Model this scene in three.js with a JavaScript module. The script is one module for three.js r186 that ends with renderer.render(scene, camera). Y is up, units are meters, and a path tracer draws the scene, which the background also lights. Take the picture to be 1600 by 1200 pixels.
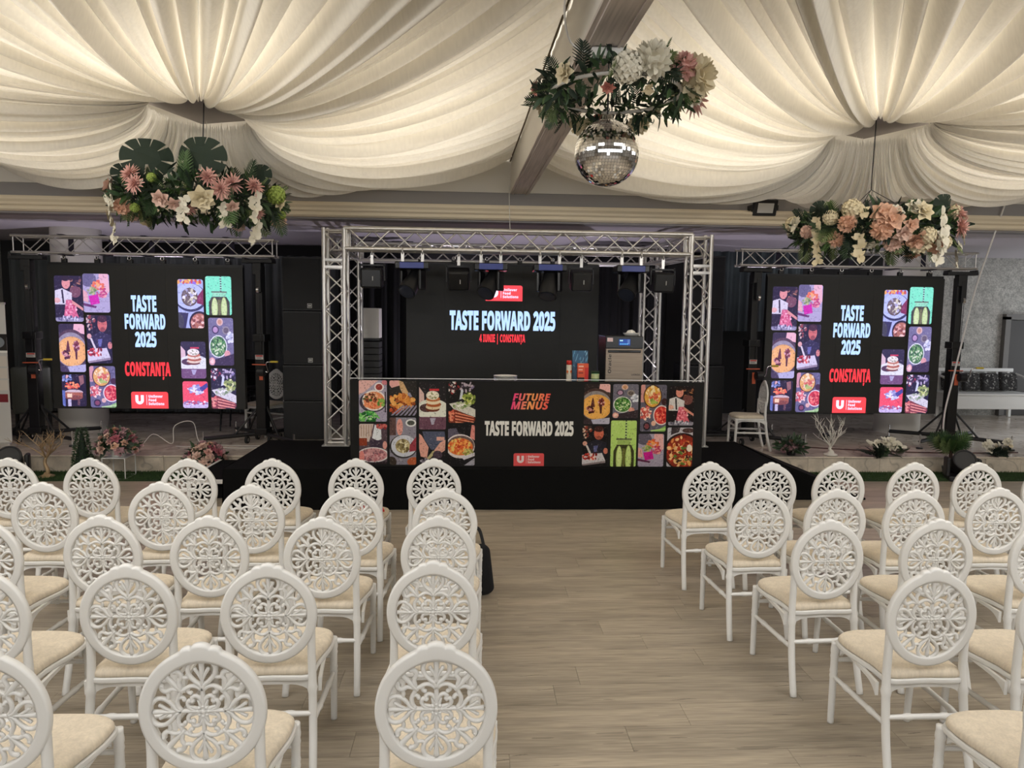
import * as THREE from 'three';
import { mergeGeometries, mergeVertices } from 'three/addons/utils/BufferGeometryUtils.js';
import { RoundedBoxGeometry } from 'three/addons/geometries/RoundedBoxGeometry.js';
import { RectAreaLightUniformsLib } from 'three/addons/lights/RectAreaLightUniformsLib.js';

// ---------------------------------------------------------------- camera, light, exposure
RectAreaLightUniformsLib.init();
const scene = new THREE.Scene();
scene.background = new THREE.Color(0x000000);
const renderer = new THREE.WebGLRenderer({ antialias: true });
renderer.toneMapping = THREE.LinearToneMapping;
renderer.toneMappingExposure = 1.34;
renderer.shadowMap.enabled = true;
const FOCAL = 1110;                                   // pixels of a 1600 x 1200 frame
const camera = new THREE.PerspectiveCamera(2 * Math.atan(600 / FOCAL) * 180 / Math.PI, 4 / 3, 0.05, 60);
camera.position.set(0, 2.0, 0);
camera.rotation.order = 'YXZ';
camera.rotation.set(-Math.atan(109 / FOCAL), -3.1 * Math.PI / 180, 0.0128);
scene.add(camera);

const WARM = new THREE.Color(1.0, 0.955, 0.89), SOFT = new THREE.Color(1.0, 0.975, 0.94), DAY = new THREE.Color(0.96, 0.98, 1.0);
function areaLight(name, color, intensity, w, h, from, to) {
  const l = new THREE.RectAreaLight(color, intensity, w, h);
  l.name = name; l.position.set(...from); scene.add(l); l.lookAt(...to); l.castShadow = true;
  return l;
}
// lamps above the two cloth bays (their glow comes down through the cloth) and added, unseen lamp fields over the seats nearer the camera
const BAY_LIGHT = 2.6, ADDED_HALL_LIGHT = 1.0, WINDOW_LIGHT = 1.0, ADDED_REAR_WINDOW = 0.75, ADDED_FLOOD = 9, ADDED_BEAM_FLOOD = 26;
for (const x of [-2.6, 3.95]) areaLight('added_beam_flood_light', SOFT, ADDED_BEAM_FLOOD, 2.4, 0.24, [x, 3.42, -2.68], [0.6 + (x - 0.6) * 0.4, 2.5, -9]);  // unseen floods added to light cornice and stage from the front
areaLight('added_rear_window_light', DAY, ADDED_REAR_WINDOW, 15, 2.2, [1.6, 1.9, 5.38], [1.6, 1.9, 0]);  // added daylight for the chair backs and the underside of the cloth
areaLight('bay_light_left', WARM, BAY_LIGHT, 5.2, 3.4, [-2.6, 4.34, -6.0], [-2.6, 0, -6.0]);
areaLight('added_flood_bar_light_left', SOFT, ADDED_FLOOD, 3.0, 0.24, [-5.88, 3.42, -4.6], [0, 1.7, -7.2]);  // unseen side floods, added to light the floor and the pleats
areaLight('added_flood_bar_light_right', SOFT, ADDED_FLOOD, 3.0, 0.24, [7.38, 3.42, -4.6], [1.4, 1.7, -7.2]);
areaLight('bay_light_right', WARM, BAY_LIGHT, 5.2, 3.4, [3.95, 4.34, -6.0], [3.95, 0, -6.0]);
areaLight('added_hall_light_left', SOFT, ADDED_HALL_LIGHT, 4.4, 2.4, [-2.6, 3.93, -0.9], [-2.6, 0, -0.9]);  // added fill light over the seats, from no known lamp
areaLight('added_hall_light_right', SOFT, ADDED_HALL_LIGHT, 4.4, 2.4, [3.95, 3.93, -0.9], [3.95, 0, -0.9]);
areaLight('side_window_light', DAY, WINDOW_LIGHT, 2.6, 2.0, [11.35, 1.5, -11.2], [0, 1.2, -11.2]);

// ---------------------------------------------------------------- helpers
const V = (x, y, z) => new THREE.Vector3(x, y, z);
function rng(seed) { let a = seed >>> 0; return () => { a = (a + 0x6D2B79F5) | 0; let t = Math.imul(a ^ (a >>> 15), 1 | a); t = (t + Math.imul(t ^ (t >>> 7), 61 | t)) ^ t; return ((t ^ (t >>> 14)) >>> 0) / 4294967296; }; }
const lin = (r, g, b) => new THREE.Color().setRGB(r, g, b);
function mat(color, roughness = 0.6, extra = {}) {
  const c = color.isColor ? color : new THREE.Color(color);
  const phys = ['clearcoat', 'sheen', 'transmission', 'specularIntensity'].some((k) => k in extra);
  return new (phys ? THREE.MeshPhysicalMaterial : THREE.MeshStandardMaterial)({ color: c, roughness, ...extra });
}
const taken = new Map();
function numbered(n) { const k = taken.get(n) || 0; taken.set(n, k + 1); return k ? `${n}_${String(k).padStart(3, '0')}` : n; }
function mesh(name, geo, material, parent, pos, rot) {
  const m = new THREE.Mesh(geo, material);
  m.name = parent ? name : numbered(name); m.castShadow = m.receiveShadow = true;
  if (pos) m.position.set(...pos);
  if (rot) m.rotation.set(...rot);
  (parent || scene).add(m);
  return m;
}
function tag(o, label, category, group) { o.userData.label = label; o.userData.category = category; if (group) o.userData.group = group; return o; }
function struct(name, geo, material, label, pos) {
  const m = geo ? mesh(name, geo, material, null, pos) : new THREE.Group();
  if (!geo) { m.name = numbered(name); scene.add(m); if (pos) m.position.set(...pos); }
  m.userData.kind = 'structure'; if (label) m.userData.label = label;
  return m;
}
function thing(name, label, category, [x, y, z] = [0, 0, 0], turn = 0, group) {
  const o = new THREE.Group(); o.name = numbered(name); scene.add(o); o.position.set(x, y, z); o.rotation.y = turn;
  return tag(o, label, category, group);
}
function part(name, parent, pos = [0, 0, 0], rot) { const g = new THREE.Group(); g.name = name; g.position.set(...pos); if (rot) g.rotation.set(...rot); parent.add(g); return g; }
function clean(g) {
  const n = g.attributes.position.count;
  for (const k of Object.keys(g.attributes)) if (!['position', 'normal', 'uv'].includes(k)) g.deleteAttribute(k);
  if (!g.attributes.normal) g.computeVertexNormals();
  if (!g.attributes.uv) g.setAttribute('uv', new THREE.BufferAttribute(new Float32Array(n * 2), 2));
  if (!g.index) g.setIndex([...Array(n).keys()]);
  return g;
}
const merge = (list) => mergeGeometries(list.map(clean), false);
function box(w, h, d, x = 0, y = 0, z = 0) { const g = new THREE.BoxGeometry(w, h, d); g.translate(x, y, z); return g; }
function rbox(w, h, d, r, x = 0, y = 0, z = 0, s = 2) { const g = new RoundedBoxGeometry(w, h, d, s, r); g.translate(x, y, z); return g; }
function span(x0, x1, y0, y1, z0, z1) { return box(x1 - x0, y1 - y0, z1 - z0, (x0 + x1) / 2, (y0 + y1) / 2, (z0 + z1) / 2); }
function bar(a, b, r0, r1 = r0, n = 8) {
  const d = b.clone().sub(a), g = new THREE.CylinderGeometry(r1, r0, d.length(), n);
  g.applyQuaternion(new THREE.Quaternion().setFromUnitVectors(V(0, 1, 0), d.normalize()));
  const m = a.clone().add(b).multiplyScalar(0.5); g.translate(m.x, m.y, m.z); return g;
}
// a rounded rod along points; ref fixes the second axis of its section; rx, ry numbers or functions of 0..1
function sweep(pts, rx, ry = rx, { n = 8, ref = null, closed = false, caps = true } = {}) {
  const fx = typeof rx === 'function' ? rx : () => rx, fy = typeof ry === 'function' ? ry : () => ry;
  const pos = [], idx = [], uv = [], k = pts.length; let up = ref ? ref.clone() : null, run = 0;
  for (let i = 0; i < k; i++) {
    const p = pts[i], a = closed ? pts[(i + k - 1) % k] : pts[Math.max(0, i - 1)], b = closed ? pts[(i + 1) % k] : pts[Math.min(k - 1, i + 1)];
    if (i) run += p.distanceTo(pts[i - 1]);
    const t = b.clone().sub(a).normalize();
    if (!up) up = Math.abs(t.y) < 0.9 ? V(0, 1, 0) : V(1, 0, 0);
    const bi = (ref || up).clone().addScaledVector(t, -(ref || up).dot(t)).normalize(), nn = t.clone().cross(bi);
    if (!ref) up = bi;
    const s = k > 1 ? i / (k - 1) : 0, w = fx(s), h = fy(s);
    for (let j = 0; j < n; j++) {
      const q = 2 * Math.PI * j / n, c = Math.cos(q) * w, e = Math.sin(q) * h;
      pos.push(p.x + nn.x * c + bi.x * e, p.y + nn.y * c + bi.y * e, p.z + nn.z * c + bi.z * e); uv.push(j / n, run);
    }
  }
  const rings = closed ? k : k - 1;
  for (let i = 0; i < rings; i++) for (let j = 0; j < n; j++) {
    const a = i * n + j, b = i * n + (j + 1) % n, c = ((i + 1) % k) * n + j, d = ((i + 1) % k) * n + (j + 1) % n;
    idx.push(a, b, d, a, d, c);
  }
  if (!closed && caps) for (const [o, f] of [[0, 1], [(k - 1) * n, 0]]) {
    const c = pts[o ? k - 1 : 0]; pos.push(c.x, c.y, c.z); uv.push(0, 0); const m = pos.length / 3 - 1;
    for (let j = 0; j < n; j++) f ? idx.push(m, o + (j + 1) % n, o + j) : idx.push(m, o + j, o + (j + 1) % n);
  }
  const g = new THREE.BufferGeometry();
  g.setAttribute('position', new THREE.Float32BufferAttribute(pos, 3)); g.setAttribute('uv', new THREE.Float32BufferAttribute(uv, 2)); g.setIndex(idx);
  g.computeVertexNormals(); return g;
}
const spline = (pts, n, closed = false) => new THREE.CatmullRomCurve3(pts.map((p) => (p.isVector3 ? p : V(...p))), closed, 'catmullrom', 0.5).getPoints(n);
function texture(size, fill, { srgb = false, repeat = [1, 1], h = size } = {}) {
  const d = new Uint8Array(size * h * 4);
  for (let y = 0; y < h; y++) for (let x = 0; x < size; x++) { const c = fill(x / size, y / h, x, y), o = (y * size + x) * 4; for (let k = 0; k < 3; k++) d[o + k] = Math.max(0, Math.min(255, c.length ? c[k] : c)); d[o + 3] = 255; }
  const t = new THREE.DataTexture(d, size, h, THREE.RGBAFormat);
  t.wrapS = t.wrapT = THREE.RepeatWrapping; t.magFilter = THREE.LinearFilter; t.minFilter = THREE.LinearMipmapLinearFilter; t.generateMipmaps = true;
  if (srgb) t.colorSpace = THREE.SRGBColorSpace;
  t.repeat.set(...repeat); t.needsUpdate = true; return t;
}
// tiling value noise
function noiseGrid(nx, ny, seed) {
  const r = rng(seed), g = Array.from({ length: nx * ny }, () => r()), s = (t) => t * t * (3 - 2 * t);
  return (u, v) => {
    const x = (u - Math.floor(u)) * nx, y = (v - Math.floor(v)) * ny, i = Math.floor(x), j = Math.floor(y), a = s(x - i), b = s(y - j);
    const q = (p, w) => g[((w + ny) % ny) * nx + ((p + nx) % nx)];
    return (q(i, j) * (1 - a) + q(i + 1, j) * a) * (1 - b) + (q(i, j + 1) * (1 - a) + q(i + 1, j + 1) * a) * b;
  };
}

// ---------------------------------------------------------------- materials
const M = {};
{
  const a = noiseGrid(6, 40, 1), b = noiseGrid(16, 160, 2), c = noiseGrid(40, 500, 3), e = noiseGrid(9, 60, 4);
  const mr = rng(314), marks = Array.from({ length: 16 }, () => [mr(), mr(), 0.02 + 0.06 * mr()]);
  const grain = texture(512, (u, v) => {
    let t = 0.35 * a(u, v) + 0.35 * b(u + 0.02 * e(u, v), v) + 0.3 * c(u, v);
    let k = 0.76 + 0.42 * t; if (e(u, v) > 0.86 && b(u, v) > 0.6) k *= 0.84;
    for (const [mx, my, ml] of marks) { const dx = (u - mx) / ml, dy = (v - my - 0.003 * Math.sin(u * 90)) / 0.0016; if (dx > 0 && dx < 1 && Math.abs(dy) < 1 - Math.abs(2 * dx - 1) * 0.6) k *= 0.62; }
    return [163 * k, 151 * k, 134 * k];
  }, { srgb: true, h: 1024 });
  const rel = texture(512, (u, v) => 110 + 130 * (0.5 * b(u, v) + 0.5 * c(u, v)) - 60, { h: 1024 });
  M.plank = [1.0, 0.955, 1.04].map((k) => mat(lin(k, k, k * 0.99), 0.42, { map: grain, bumpMap: rel, bumpScale: 0.0006 }));
  const va = noiseGrid(5, 5, 11), vb = noiseGrid(13, 13, 12), vc = noiseGrid(60, 60, 13);
  const marble = texture(512, (u, v) => {
    const w = u + 0.35 * va(u, v), q = Math.abs(Math.sin((w * 3 + v * 2 + 0.6 * vb(u, v)) * Math.PI)), vein = Math.pow(1 - q, 9);
    const k = 0.86 + 0.14 * vb(u, v) + 0.05 * vc(u, v) - 0.2 * vein; return [222 * k, 210 * k, 196 * k];
  }, { srgb: true });
  M.marble = [1, 0.93, 1.06].map((k) => mat(lin(k, k, k), 0.16, { map: marble }));
  M.riser = [1, 0.92, 1.05].map((k) => mat(lin(k, k * 0.99, k * 0.94), 0.3, { map: marble }));
  const wn = noiseGrid(90, 90, 21), wm = noiseGrid(24, 24, 22);
  const paper = texture(512, (u, v) => { const k = 0.8 + 0.25 * wn(u, v) + 0.16 * wm(u, v); return [178 * k, 176 * k, 170 * k]; }, { srgb: true, repeat: [12, 3] });
  M.wallpaper = mat(0xffffff, 0.85, { map: paper, bumpMap: paper, bumpScale: 0.004 });
  const weave = texture(256, (u, v, x, y) => 128 + 60 * ((x + y) % 2 ? 1 : -1) * 0.4 + 30 * wn(u, v));
  const stain = noiseGrid(7, 7, 31);
  const cloth = texture(512, (u, v) => { const k = 0.97 + 0.03 * wn(u, v) - (stain(u, v) > 0.85 ? 0.015 : 0); return [235 * k, 230 * k, 219 * k]; }, { srgb: true });
  M.drape = mat(0xffffff, 1.0, { map: cloth, transmission: 0.3, thickness: 0, side: THREE.DoubleSide, specularIntensity: 0.3 });
  const vel = noiseGrid(30, 30, 41), vel2 = noiseGrid(110, 110, 42);
  const velvet = texture(512, (u, v) => { const k = 0.92 + 0.06 * vel(u, v) + 0.06 * vel2(u, v); return [222 * k, 209 * k, 188 * k]; }, { srgb: true });
  M.cushion = mat(0xffffff, 0.9, { map: velvet, sheen: 0.4, sheenRoughness: 0.5, sheenColor: lin(0.8, 0.75, 0.65) });
  const bl = texture(256, (u, v) => { const k = 10 + 12 * wn(u, v); return [k, k, k]; }, { srgb: true, repeat: [4, 4] });
  M.blackCarpet = mat(0xffffff, 0.95, { map: bl, specularIntensity: 0.2 });
  M.weave = weave;
  const br = noiseGrid(3, 160, 51), steel = texture(128, (u, v) => { const k = 0.9 + 0.15 * br(u, v); return [150 * k, 136 * k, 121 * k]; }, { srgb: true });
  M.steel = mat(0xffffff, 0.42, { map: steel, metalness: 0.75 });
  const bw = noiseGrid(8, 50, 61), beamTex = texture(256, (u, v) => { const k = 0.9 + 0.14 * bw(u, v); return [208 * k, 198 * k, 190 * k]; }, { srgb: true });
  M.beamWood = mat(0xffffff, 0.5, { map: beamTex });
  const tf = noiseGrid(60, 60, 71);
  M.turfBase = mat(0xffffff, 1, { map: texture(256, (u, v) => { const k = 0.6 + 0.6 * tf(u, v); return [36 * k, 62 * k, 26 * k]; }, { srgb: true, repeat: [6, 1] }) });
}
M.white = mat(lin(0.78, 0.77, 0.74), 0.34);
M.alu = mat(lin(0.72, 0.70, 0.67), 0.34, { metalness: 0.8 });
M.black = mat(lin(0.012, 0.012, 0.013), 0.5);
M.blackGloss = mat(lin(0.01, 0.01, 0.011), 0.25);
M.darkMetal = mat(lin(0.02, 0.02, 0.022), 0.42, { metalness: 0.3 });
M.blackCloth = mat(lin(0.006, 0.006, 0.007), 1);
M.rubber = mat(lin(0.015, 0.015, 0.015), 0.8);
M.plaster = mat(lin(0.72, 0.69, 0.63), 0.85);
M.wallWarm = mat(lin(0.55, 0.52, 0.47), 0.85);
M.beamGrey = mat(lin(0.30, 0.285, 0.28), 0.7);
M.soffit = mat(lin(0.56, 0.52, 0.555), 0.75);  // lavender tint paints the violet stage light into the ceiling colour
M.cornice = mat(lin(0.74, 0.64, 0.47), 0.6);
M.hubPlate = mat(lin(0.27, 0.24, 0.23), 0.75);
M.greyCurtain = mat(lin(0.12, 0.13, 0.13), 0.95);
M.tealCurtain = mat(lin(0.10, 0.125, 0.13), 0.9);
M.darkWall = mat(lin(0.035, 0.034, 0.034), 0.9);
M.doorGrey = mat(lin(0.16, 0.15, 0.14), 0.6);
M.cable = mat(lin(0.72, 0.7, 0.66), 0.6);
M.red = mat(lin(0.62, 0.03, 0.02), 0.45);
M.orange = mat(lin(0.62, 0.12, 0.05), 0.5);
M.blue = mat(lin(0.04, 0.06, 0.28), 0.35);
M.yellow = mat(lin(0.65, 0.5, 0.05), 0.5);
M.chrome = mat(lin(0.8, 0.8, 0.8), 0.15, { metalness: 1 });

// ---------------------------------------------------------------- the setting
const FLOOR_Z = -8.86, PLAT = 0.21, BACK = -12.95, LEFT = -8.2, RIGHT = 11.5, NEAR = 5.5;
{
  const floor = struct('floor', span(LEFT, RIGHT, -0.15, -0.009, FLOOR_Z, NEAR), M.plank[0], 'greyish beige wood plank floor');
  const r = rng(5), PW = 0.2, PL = 1.3, geos = [];
  const plankGeo = (w, u0, v0) => {
    const g = new THREE.BoxGeometry(w - 0.0016, 0.0085, PW - 0.0014), p = g.attributes.position, uv = [];
    for (let i = 0; i < p.count; i++) uv.push(u0 + (p.getX(i) + w / 2) / 2.6, v0 + p.getZ(i) / 1.6);
    g.setAttribute('uv', new THREE.Float32BufferAttribute(uv, 2)); return g;
  };
  for (let k = 0; k < 10; k++) geos.push(plankGeo(PL, r(), r()));
  let count = 0; const rest = [];
  const rows = Math.floor((NEAR - FLOOR_Z) / PW);
  for (let j = 0; j < rows; j++) {
    const z = FLOOR_Z + PW * (j + 0.5), off = r() * PL;
    for (let x = LEFT + PL / 2 - off; x < RIGHT - PL / 2; x += PL) {
      if (x - PL / 2 < LEFT) continue;
      const lift = -0.0048 + (r() - 0.5) * 0.0004, near = z < -2.35 && z > -8.8, half = -z * 0.82 + 0.5, seen = near && x > -half + 0.4 && x < half + 0.9;
      if (seen && count < 300) { mesh('plank', geos[Math.floor(r() * 10)], M.plank[Math.floor(r() * 3)], floor, [x, lift, z]); count++; }
      else { const g = geos[Math.floor(r() * 10)].clone(); g.translate(x, lift, z); rest.push(g); }
    }
  }
  const o = mesh('plank_field', merge(rest), M.plank[0], floor); o.userData.kind = 'stuff'; o.userData.label = 'further floor planks';
}
{ // raised tiled platform behind the stage
  const p = struct('floor', span(LEFT, RIGHT, -0.15, PLAT - 0.012, BACK, FLOOR_Z - 0.012), M.marble[0], 'raised marble tiled platform behind the stage');
  const r = rng(8), T = 0.6, tile = [];
  for (let k = 0; k < 6; k++) {
    const g = box(T - 0.004, 0.012, T - 0.004), u = r(), v = r(), q = g.attributes.uv, s = g.attributes.position;
    for (let i = 0; i < q.count; i++) q.setXY(i, u + s.getX(i) / 1.8, v + s.getZ(i) / 1.8);
    tile.push(g);
  }
  for (let x = LEFT + T / 2 + 0.05; x < RIGHT - 0.3; x += T) for (let z = FLOOR_Z - T / 2 - 0.02; z > BACK + 0.2; z -= T) if (x > z * 0.8 - 0.5 && x < -z * 0.86 + 0.3) mesh('tile', tile[Math.floor(r() * 6)], M.marble[Math.floor(r() * 3)], p, [x, PLAT - 0.006, z]);
  for (let x = LEFT + 0.3; x < RIGHT - 0.3; x += 0.48) {
    const g = box(0.476, PLAT - 0.022, 0.012), u = r(), v = r(), q = g.attributes.uv, s = g.attributes.position;
    for (let i = 0; i < q.count; i++) q.setXY(i, u + s.getX(i) / 1.2, v + s.getY(i) / 1.2);
    mesh('riser_tile', g, M.riser[Math.floor(r() * 3)], p, [x, (PLAT - 0.022) / 2, FLOOR_Z - 0.006]);
    const n = rbox(0.478, 0.022, 0.05, 0.008); mesh('nosing', n, M.riser[2], p, [x, PLAT - 0.011, FLOOR_Z - 0.012]);
  }
}
struct('wall_back', span(LEFT, RIGHT, -0.15, 4.7, BACK - 0.2, BACK), M.wallpaper, 'grey textured wallpaper on the far wall');
struct('wall_left', span(LEFT - 0.2, LEFT, -0.15, 4.7, BACK - 0.2, NEAR + 0.2), M.wallWarm, 'plain wall left of the hall');
struct('wall_right', merge([span(RIGHT, RIGHT + 0.2, -0.15, 4.7, -9.6, NEAR + 0.2), span(RIGHT, RIGHT + 0.2, -0.15, 0.45, BACK - 0.2, -9.6), span(RIGHT, RIGHT + 0.2, 2.55, 4.7, BACK - 0.2, -9.6), span(RIGHT, RIGHT + 0.2, 0.45, 2.55, BACK - 0.2, -12.6)]), M.wallWarm, 'plain wall right of the hall');
{
  const w = struct('window', null, null, 'side window of the far room', [RIGHT + 0.05, 1.5, -11.1]);
  mesh('window_frame', merge([box(0.08, 2.14, 0.07, 0, 0, -1.47), box(0.08, 2.14, 0.07, 0, 0, 1.47), box(0.08, 0.07, 3, 0, 1.04, 0), box(0.08, 0.07, 3, 0, -1.04, 0), box(0.06, 2.1, 0.05)]), M.white, w);
  mesh('pane', box(0.01, 2.06, 2.9, 0.02), mat(lin(0.5, 0.55, 0.6), 0.3, { emissive: lin(0.8, 0.9, 1), emissiveIntensity: 0.9 }), w);
}
struct('wall_near', merge([span(LEFT - 0.2, RIGHT + 0.2, -0.15, 0.75, NEAR, NEAR + 0.2), span(LEFT - 0.2, RIGHT + 0.2, 3.05, 4.7, NEAR, NEAR + 0.2), span(LEFT - 0.2, -5.95, 0.75, 3.05, NEAR, NEAR + 0.2), span(9.15, RIGHT + 0.2, 0.75, 3.05, NEAR, NEAR + 0.2)]), M.wallWarm, 'plain wall behind the seats');
for (let k = 0; k < 5; k++) {  // unseen windows added as a daylight source behind the camera
  const w = struct('window', null, null, 'tall added window, unseen, behind the seats', [-5.95 + 1.51 + k * 3.02, 1.9, NEAR + 0.05]);
  mesh('window_frame', merge([box(3, 0.07, 0.08, 0, 1.11, 0), box(3, 0.07, 0.08, 0, -1.11, 0), box(0.07, 2.3, 0.08, -1.48, 0, 0), box(0.07, 2.3, 0.08, 1.48, 0, 0), box(0.05, 2.2, 0.06)]), M.white, w);
  mesh('pane', box(2.96, 2.2, 0.01, 0, 0, 0.02), mat(lin(0.5, 0.55, 0.6), 0.3, { emissive: DAY, emissiveIntensity: 0.9 }), w);
}
struct('ceiling', span(LEFT - 0.2, RIGHT + 0.2, 4.5, 4.7, BACK - 0.2, NEAR + 0.2), M.plaster, 'flat ceiling above the cloth');
// downstand above the platform edge: white fascia, grey beam, cream cornice and the low ceiling behind
struct('trim', span(LEFT, RIGHT, 3.50, 4.5, -9.25, -9.0), M.plaster, 'white fascia band above the grey beam');
struct('trim', span(LEFT, RIGHT, 3.14, 3.50, -9.25, -9.02), M.beamGrey, 'grey downstand beam along the platform edge');
{
  const s = new THREE.Shape([[0, 0], [0.05, 0], [0.075, 0.02], [0.075, 0.055], [0.1, 0.075], [0.105, 0.1], [0.13, 0.13], [0.13, 0.155], [0.03, 0.165], [0.03, 0.185], [0, 0.19]].map(([x, y]) => new THREE.Vector2(x, y)));
  const g = new THREE.ExtrudeGeometry(s, { depth: RIGHT - LEFT, bevelEnabled: false }); g.rotateY(-Math.PI / 2); g.translate(RIGHT, 3.16, -9.02);
  struct('trim', g, M.cornice, 'cream stepped cornice moulding');
}
struct('ceiling', span(LEFT, RIGHT, 3.16, 3.3, BACK, -9.2), M.soffit, 'low grey ceiling over the platform with lavender light painted in');
// room behind: dark wall panels and curtains
function curtain(name, x0, x1, y0, y1, z, m, label, waves, amp, seed) {
  const r = rng(seed), N = Math.ceil((x1 - x0) / 0.02), pos = [], idx = [], K = 8, ph = [r() * 6, r() * 6, r() * 6];
  for (let k = 0; k <= K; k++) for (let i = 0; i <= N; i++) {
    const u = i / N, v = k / K, a = u * waves * 2 * Math.PI;
    pos.push(x0 + (x1 - x0) * u, y1 + (y0 - y1) * v, z + amp * (Math.sin(a + ph[0] + 0.5 * Math.sin(v * 3)) + 0.5 * Math.sin(a * 1.73 + ph[1]) + 0.3 * Math.sin(a * 2.9 + ph[2] + v)));
  }
  for (let k = 0; k < K; k++) for (let i = 0; i < N; i++) { const a = k * (N + 1) + i, b = a + N + 1; idx.push(a, b, a + 1, b, b + 1, a + 1); }
  const g = new THREE.BufferGeometry(); g.setAttribute('position', new THREE.Float32BufferAttribute(pos, 3)); g.setIndex(idx); g.computeVertexNormals();
  const mm = m.clone(); mm.side = THREE.DoubleSide;
  return tag(mesh(name, g, mm), label, 'curtain');
}
struct('wall_back', span(LEFT + 0.02, 4.15, PLAT, 3.16, BACK + 0.01, BACK + 0.06), M.darkWall, 'dark panelled part of the far wall');
struct('wall_back', span(4.15, 8.4, PLAT, 3.16, BACK + 0.005, BACK + 0.03), M.darkWall, 'dark wall behind the right screen');
curtain('curtain', -7.9, -2.2, PLAT + 0.02, 2.95, -12.6, M.greyCurtain, 'dark grey sheer curtain behind the left screen', 26, 0.05, 3);
curtain('curtain', 4.0, 5.9, 1.75, 3.165, -12.6, M.tealCurtain, 'short teal grey curtain beside the right screen', 9, 0.05, 4);
curtain('stage_curtain', -2.1, -0.95, PLAT + 0.01, 3.1, -11.2, M.blackCloth, 'black stage curtain left of the middle screen', 6, 0.03, 5);
curtain('stage_curtain', 1.78, 3.05, PLAT + 0.01, 3.1, -11.2, M.blackCloth, 'black stage curtain right of the middle screen', 7, 0.03, 6);
for (const [x, lab] of [[-5.84, 'round white column behind the left screen'], [6.75, 'round white column behind the right screen']]) {
  const c = struct('column', new THREE.CylinderGeometry(0.33, 0.33, 3.16 - PLAT, 40), M.plaster, lab, [x, (3.16 + PLAT) / 2, -10.9]);
  c.userData.kind = 'structure';
}
{ // doorway in the far right wall
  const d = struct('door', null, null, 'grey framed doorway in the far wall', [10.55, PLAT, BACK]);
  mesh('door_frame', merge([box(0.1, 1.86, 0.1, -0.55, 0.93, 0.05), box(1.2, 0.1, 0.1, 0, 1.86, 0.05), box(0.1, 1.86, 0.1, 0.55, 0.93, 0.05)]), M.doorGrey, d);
  mesh('dark_interior', rbox(0.98, 1.8, 0.04, 0.005, 0, 0.9, 0.03), mat(lin(0.05, 0.045, 0.042), 0.6), d);  // dark slab painted as the shaded interior of the opening
}
{ // beam between the two cloth bays
  const b = struct('trim', null, null, 'pale beam between the two cloth bays', [0.556, 0, -8.93]);
  b.rotation.y = Math.atan2(0.165, -5.41) + Math.PI;   // runs from the fascia towards the camera
  b.rotation.y = Math.atan(0.165 / 5.41);
  const L = 14;
  mesh('beam_side', box(0.23, 0.98, L, 0, 4.0, L / 2 - 0.1), M.plaster, b);
  const g = box(0.236, 0.02, L, 0, 3.5, L / 2 - 0.1), p = g.attributes.position, q = g.attributes.uv;
  for (let i = 0; i < q.count; i++) q.setXY(i, p.getZ(i) / 2, p.getX(i) / 0.5);
  mesh('beam_board', g, M.beamWood, b);
  for (const s of [-1, 1]) mesh('beam_bead', box(0.014, 0.016, L, s * 0.085, 3.485, L / 2 - 0.1), M.beamWood, b);
}
struct('trim', span(LEFT, RIGHT, 3.6, 4.5, -2.6, -2.4), M.plaster, 'cross beam over the seats');
struct('trim', span(7.45, 7.7, 3.6, 4.5, -9, -2.6), M.plaster, 'beam right of the cloth bays');
struct('trim', span(-6.15, -5.95, 3.6, 4.5, -9, -2.6), M.plaster, 'beam left of the cloth bays');
for (const [x, lab] of [[-2.6, 'wide glowing panel added unseen at left over the seats'], [3.95, 'wide glowing panel added unseen at right over the seats']]) {  // unseen panels added to brighten floor and chairs
  const t = thing('added_ceiling_lamp', lab, 'lamp', [x, 3.95, -0.9]);
  mesh('housing', box(4.5, 0.1, 2.5, 0, 0.06, 0), M.white, t);
  mesh('diffuser', box(4.4, 0.012, 2.4, 0, 0, 0), mat(lin(0.9, 0.88, 0.85), 0.6, { emissive: SOFT, emissiveIntensity: 1.2 }), t);
}
for (const [x, lab] of [[-2.6, 'lamp panel above the left ceiling cloth'], [3.95, 'lamp panel above the right ceiling cloth']]) {
  const t = thing('cloth_lamp', lab, 'lamp', [x, 4.4, -6.0]);
  mesh('housing', box(5.3, 0.06, 3.5, 0, 0.05, 0), M.white, t);
  mesh('diffuser', box(5.2, 0.012, 3.4), mat(lin(0.9, 0.88, 0.85), 0.6, { emissive: WARM, emissiveIntensity: 1.0 }), t);
}
for (const [x, s, lab] of [[-5.93, 1, 'long flood lamp bar added unseen on the left side beam'], [7.43, -1, 'long flood lamp bar added unseen on the right side beam']]) {  // side bars added out of view for light on floor and pleats
  const t = thing('added_flood_bar', lab, 'lamp', [x, 3.44, -4.6], s * Math.PI / 2);
  mesh('housing', rbox(3.1, 0.3, 0.05, 0.01, 0, 0, 0), M.black, t, null, [0.44, 0, 0]);
  mesh('lamp_glass', box(3.0, 0.24, 0.008, 0, 0, 0.026), mat(lin(0.9, 0.88, 0.85), 0.4, { emissive: SOFT, emissiveIntensity: 2 }), t, null, [0.44, 0, 0]);
  mesh('bracket', box(2.6, 0.06, 0.03, 0, 0.15, -0.03), M.black, t);
}
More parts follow.
